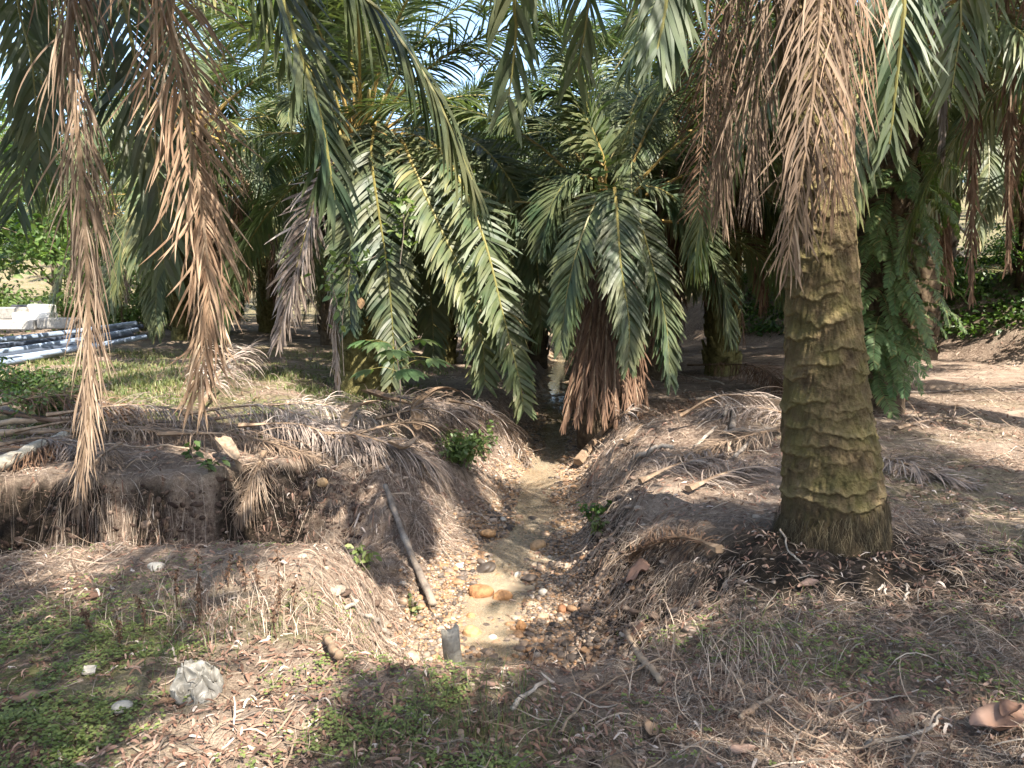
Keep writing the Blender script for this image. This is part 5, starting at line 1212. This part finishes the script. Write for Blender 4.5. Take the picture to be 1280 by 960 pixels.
def slab(p, size, mat, name, label, cat, rot=(0, 0, 0), tint=.6, bev=.15, seed=0, group=None):
    g = np.random.default_rng(seed); sx, sy, sz = np.array(size) / 2; b = min(sx, sy, sz) * bev; n = 0
    mb = MB(); v, f = icoblob(g, 1, 0, 0)
    rings = [(-sz, b), (-sz + b, 0), (sz - b, 0), (sz, b)]; V = []
    for z, ins in rings:
        x, y = sx - ins, sy - ins
        for a, c in ((x - b, -y), (x, -y + b), (x, y - b), (x - b, y), (-x + b, y), (-x, y - b), (-x, -y + b), (-x + b, -y)): V.append((a, c, z))
    V = np.array(V) + g.normal(0, min(sx, sz) * .03, (32, 3)); F = []
    for i in range(3):
        for j in range(8): F.append((i * 8 + j, i * 8 + (j + 1) % 8, i * 8 + 8 + (j + 1) % 8, i * 8 + 8 + j))
    V = np.vstack([V, [[0, 0, -sz], [0, 0, sz]]])
    for j in range(8): F += [(32, (j + 1) % 8, j, j), (33, 24 + j, 24 + (j + 1) % 8, 24 + (j + 1) % 8)]
    o = mb.add(V, F, (tint,) * 3).build(name, M[mat]); o.location = p; o.rotation_euler = rot; tag(o, label, cat, group); return o
q = G(112, 843); slab(q + (0, 0, .02), (.05, .045, .012), 'stone_pale', 'tile_fragment', 'small square white tile fragment in the weeds at lower left', 'tile', (.3, .1, .3), .95)
q = G(108, 522); slab(q + (0, 0, .10), (.42, .3, .16), 'concrete', 'concrete_slab', 'broken grey concrete slab behind the pale stalks at left', 'slab', (.1, .05, .2), .5)
# weathered post at the near end of the stream
def post():
    q = G(573, 838); base = np.array([PT(573, 838, 4.1)[0], 4.1, 0]); base[2] = float(H(base[0], base[1])) - .1
    top = PT(571, 786, 4.1); h = top[2] - base[2]; n = 16; g = np.random.default_rng(31); k = 12
    a = np.arange(n) * 2 * np.pi / n; V = []
    for i in range(k):
        t = i / (k - 1); rr = .046 * (1 + .05 * g.normal(0, 1, n) + .08 * np.sin(3 * a + 2 * t)) * (1 + .12 * np.cos(4 * a))
        zz = h * t + (.020 * np.sin(2 * a + 1) + .010 * np.sin(5 * a) if i == k - 1 else 0) * np.ones(n)
        V.append(np.stack([rr * np.cos(a) - .012 * t, rr * .75 * np.sin(a), zz], -1))
    V.append(np.array([[-.012, 0, h - .01]])); V = np.vstack([v.reshape(-1, 3) for v in V])
    F = [(i * n + j, i * n + (j + 1) % n, (i + 1) * n + (j + 1) % n, (i + 1) * n + j) for i in range(k - 1) for j in range(n)]
    F += [((k - 1) * n + j, (k - 1) * n + (j + 1) % n, k * n, k * n) for j in range(n)]
    o = MB().add(V, F, (.45,) * 3).build('wooden_post', M['post'], None, True); o.location = base; o.rotation_euler = (0, R(-3), .3)
    tag(o, 'short weathered grey green wooden post at the near end of the stream', 'post')
post()

# pipes and concrete blocks in the clearing
def pipes():
    lab = ['uppermost long pale blue grey pipe of the stack at left', 'black pipe lying second in the stack at left', 'light grey pipe lying third in the stack at left', 'dark pipe fourth in the stack at left',
           'pale silver pipe lying fifth in the stack at left', 'black pipe sixth in the stack at left', 'lowest pale blue pipe at the front of the stack at left']
    L = [((-60, 431), (170, 404)), ((-60, 440), (178, 408)), ((-60, 448), (172, 412)), ((-60, 455), (165, 417)), ((-60, 462), (182, 421)), ((-60, 468), (130, 426)), ((-60, 476), (110, 433))]
    tn = [.9, .05, .8, .1, .95, .05, .85]
    for i, (a, b) in enumerate(L):
        p = G(*a); q2 = G(*b); D = 17.5 - i * .35
        p = PT(a[0], a[1], D - 2.2); q2 = PT(b[0], b[1], D + 1.5)
        for z in (p, q2): z[2] = max(z[2], float(H(z[0], z[1])) + .05)
        P = np.linspace(p, q2, 12); P[:, 2] -= .03 * np.sin(np.linspace(0, np.pi, 12)); c = P[0].copy()
        rr = .06
        o = thing('pipe', c, lab[i], 'pipe', 'pipes stacked in the clearing')
        MB().tube(P - c, rr, 12, (tn[i],) * 3, 0, False).build('pipe_wall', M['pipe'], o, True)
        MB().tube(P[-2:] + (P[-1] - P[-2]) * .002 - c, rr * .82, 12, (.0,) * 3).build('bore_plug', M['black_plastic'], o)  # black plug in the pipe end, standing for its shaded hollow
pipes()
q = PT(20, 425, 19.5); slab((q[0], q[1], float(H(q[0], q[1])) + .10), (3.0, 1.2, .10), 'pipe', 'metal_sheet', 'pale blue grey metal sheet lying behind the pipes', 'sheet', (.0, .0, .12), .9, .3)
for i, (px, py, w, h, mat, tn, l) in enumerate([(10, 392, 54, 13, 'concrete', .2, 'brown stained concrete block at the left edge of the clearing'), (31, 386, 22, 8, 'black_plastic', .5, 'dark blue black block beside the white painted block'), (52, 386, 25, 9, 'concrete', 1.0, 'white painted concrete block in the clearing'),
        (44, 396, 45, 9, 'concrete', .9, 'lower white concrete block under the painted one'), (75, 404, 46, 11, 'concrete', .35, 'tan concrete block right of the white ones'), (18, 406, 60, 10, 'concrete', .5, 'long tan concrete kerb block in front of the white ones')]):
    D = 22.0 - .35 * (py - 386) / 8; p = PT(px, py, D); s = D / FPX
    p[2] = max(p[2], float(H(p[0], p[1])) + h * s * .5)
    slab(p, (w * s, .5, h * s * 1.25), mat, 'concrete_block', l, 'block', (0, 0, .06), tn, .25, i, 'blocks in the clearing')

# ------------------------------------------------------------------ light
SUN = np.array([.50, -.80, 1.12]); SUN /= np.linalg.norm(SUN); EL = math.asin(SUN[2]); AZ = math.atan2(SUN[0], SUN[1])
w = bpy.data.worlds.new('World'); SC.world = w; w.use_nodes = True; nt = w.node_tree; nt.nodes.clear()
sky = nt.nodes.new('ShaderNodeTexSky'); sky.sky_type = 'NISHITA'; sky.sun_disc = False; sky.sun_elevation = EL; sky.sun_rotation = AZ; sky.dust_density = 2.0; sky.air_density = 1.0
bg = nt.nodes.new('ShaderNodeBackground'); bg.inputs['Strength'].default_value = .15; out = nt.nodes.new('ShaderNodeOutputWorld')
nt.links.new(sky.outputs[0], bg.inputs[0]); nt.links.new(bg.outputs[0], out.inputs[0])
sl = bpy.data.lights.new('sun', 'SUN'); sl.energy = 4.9; sl.angle = R(.5); sl.color = (1, .93, .82); so = bpy.data.objects.new('sun', sl); COL.objects.link(so)
from mathutils import Vector
so.rotation_euler = Vector(-SUN).to_track_quat('-Z', 'Y').to_euler(); so.location = (6, -8, 14)
SC.view_settings.view_transform = 'Standard'; SC.view_settings.look = 'None'; SC.view_settings.gamma = 1; SC.view_settings.use_curve_mapping = False
SC.view_settings.exposure = 1.8
SC.render.engine = 'CYCLES'; cy = SC.cycles
cy.max_bounces = 6; cy.diffuse_bounces = 3; cy.glossy_bounces = 2; cy.transmission_bounces = 4; cy.transparent_max_bounces = 6; cy.sample_clamp_indirect = 6
cy.caustics_reflective = False; cy.caustics_refractive = False
cy.use_denoising = True
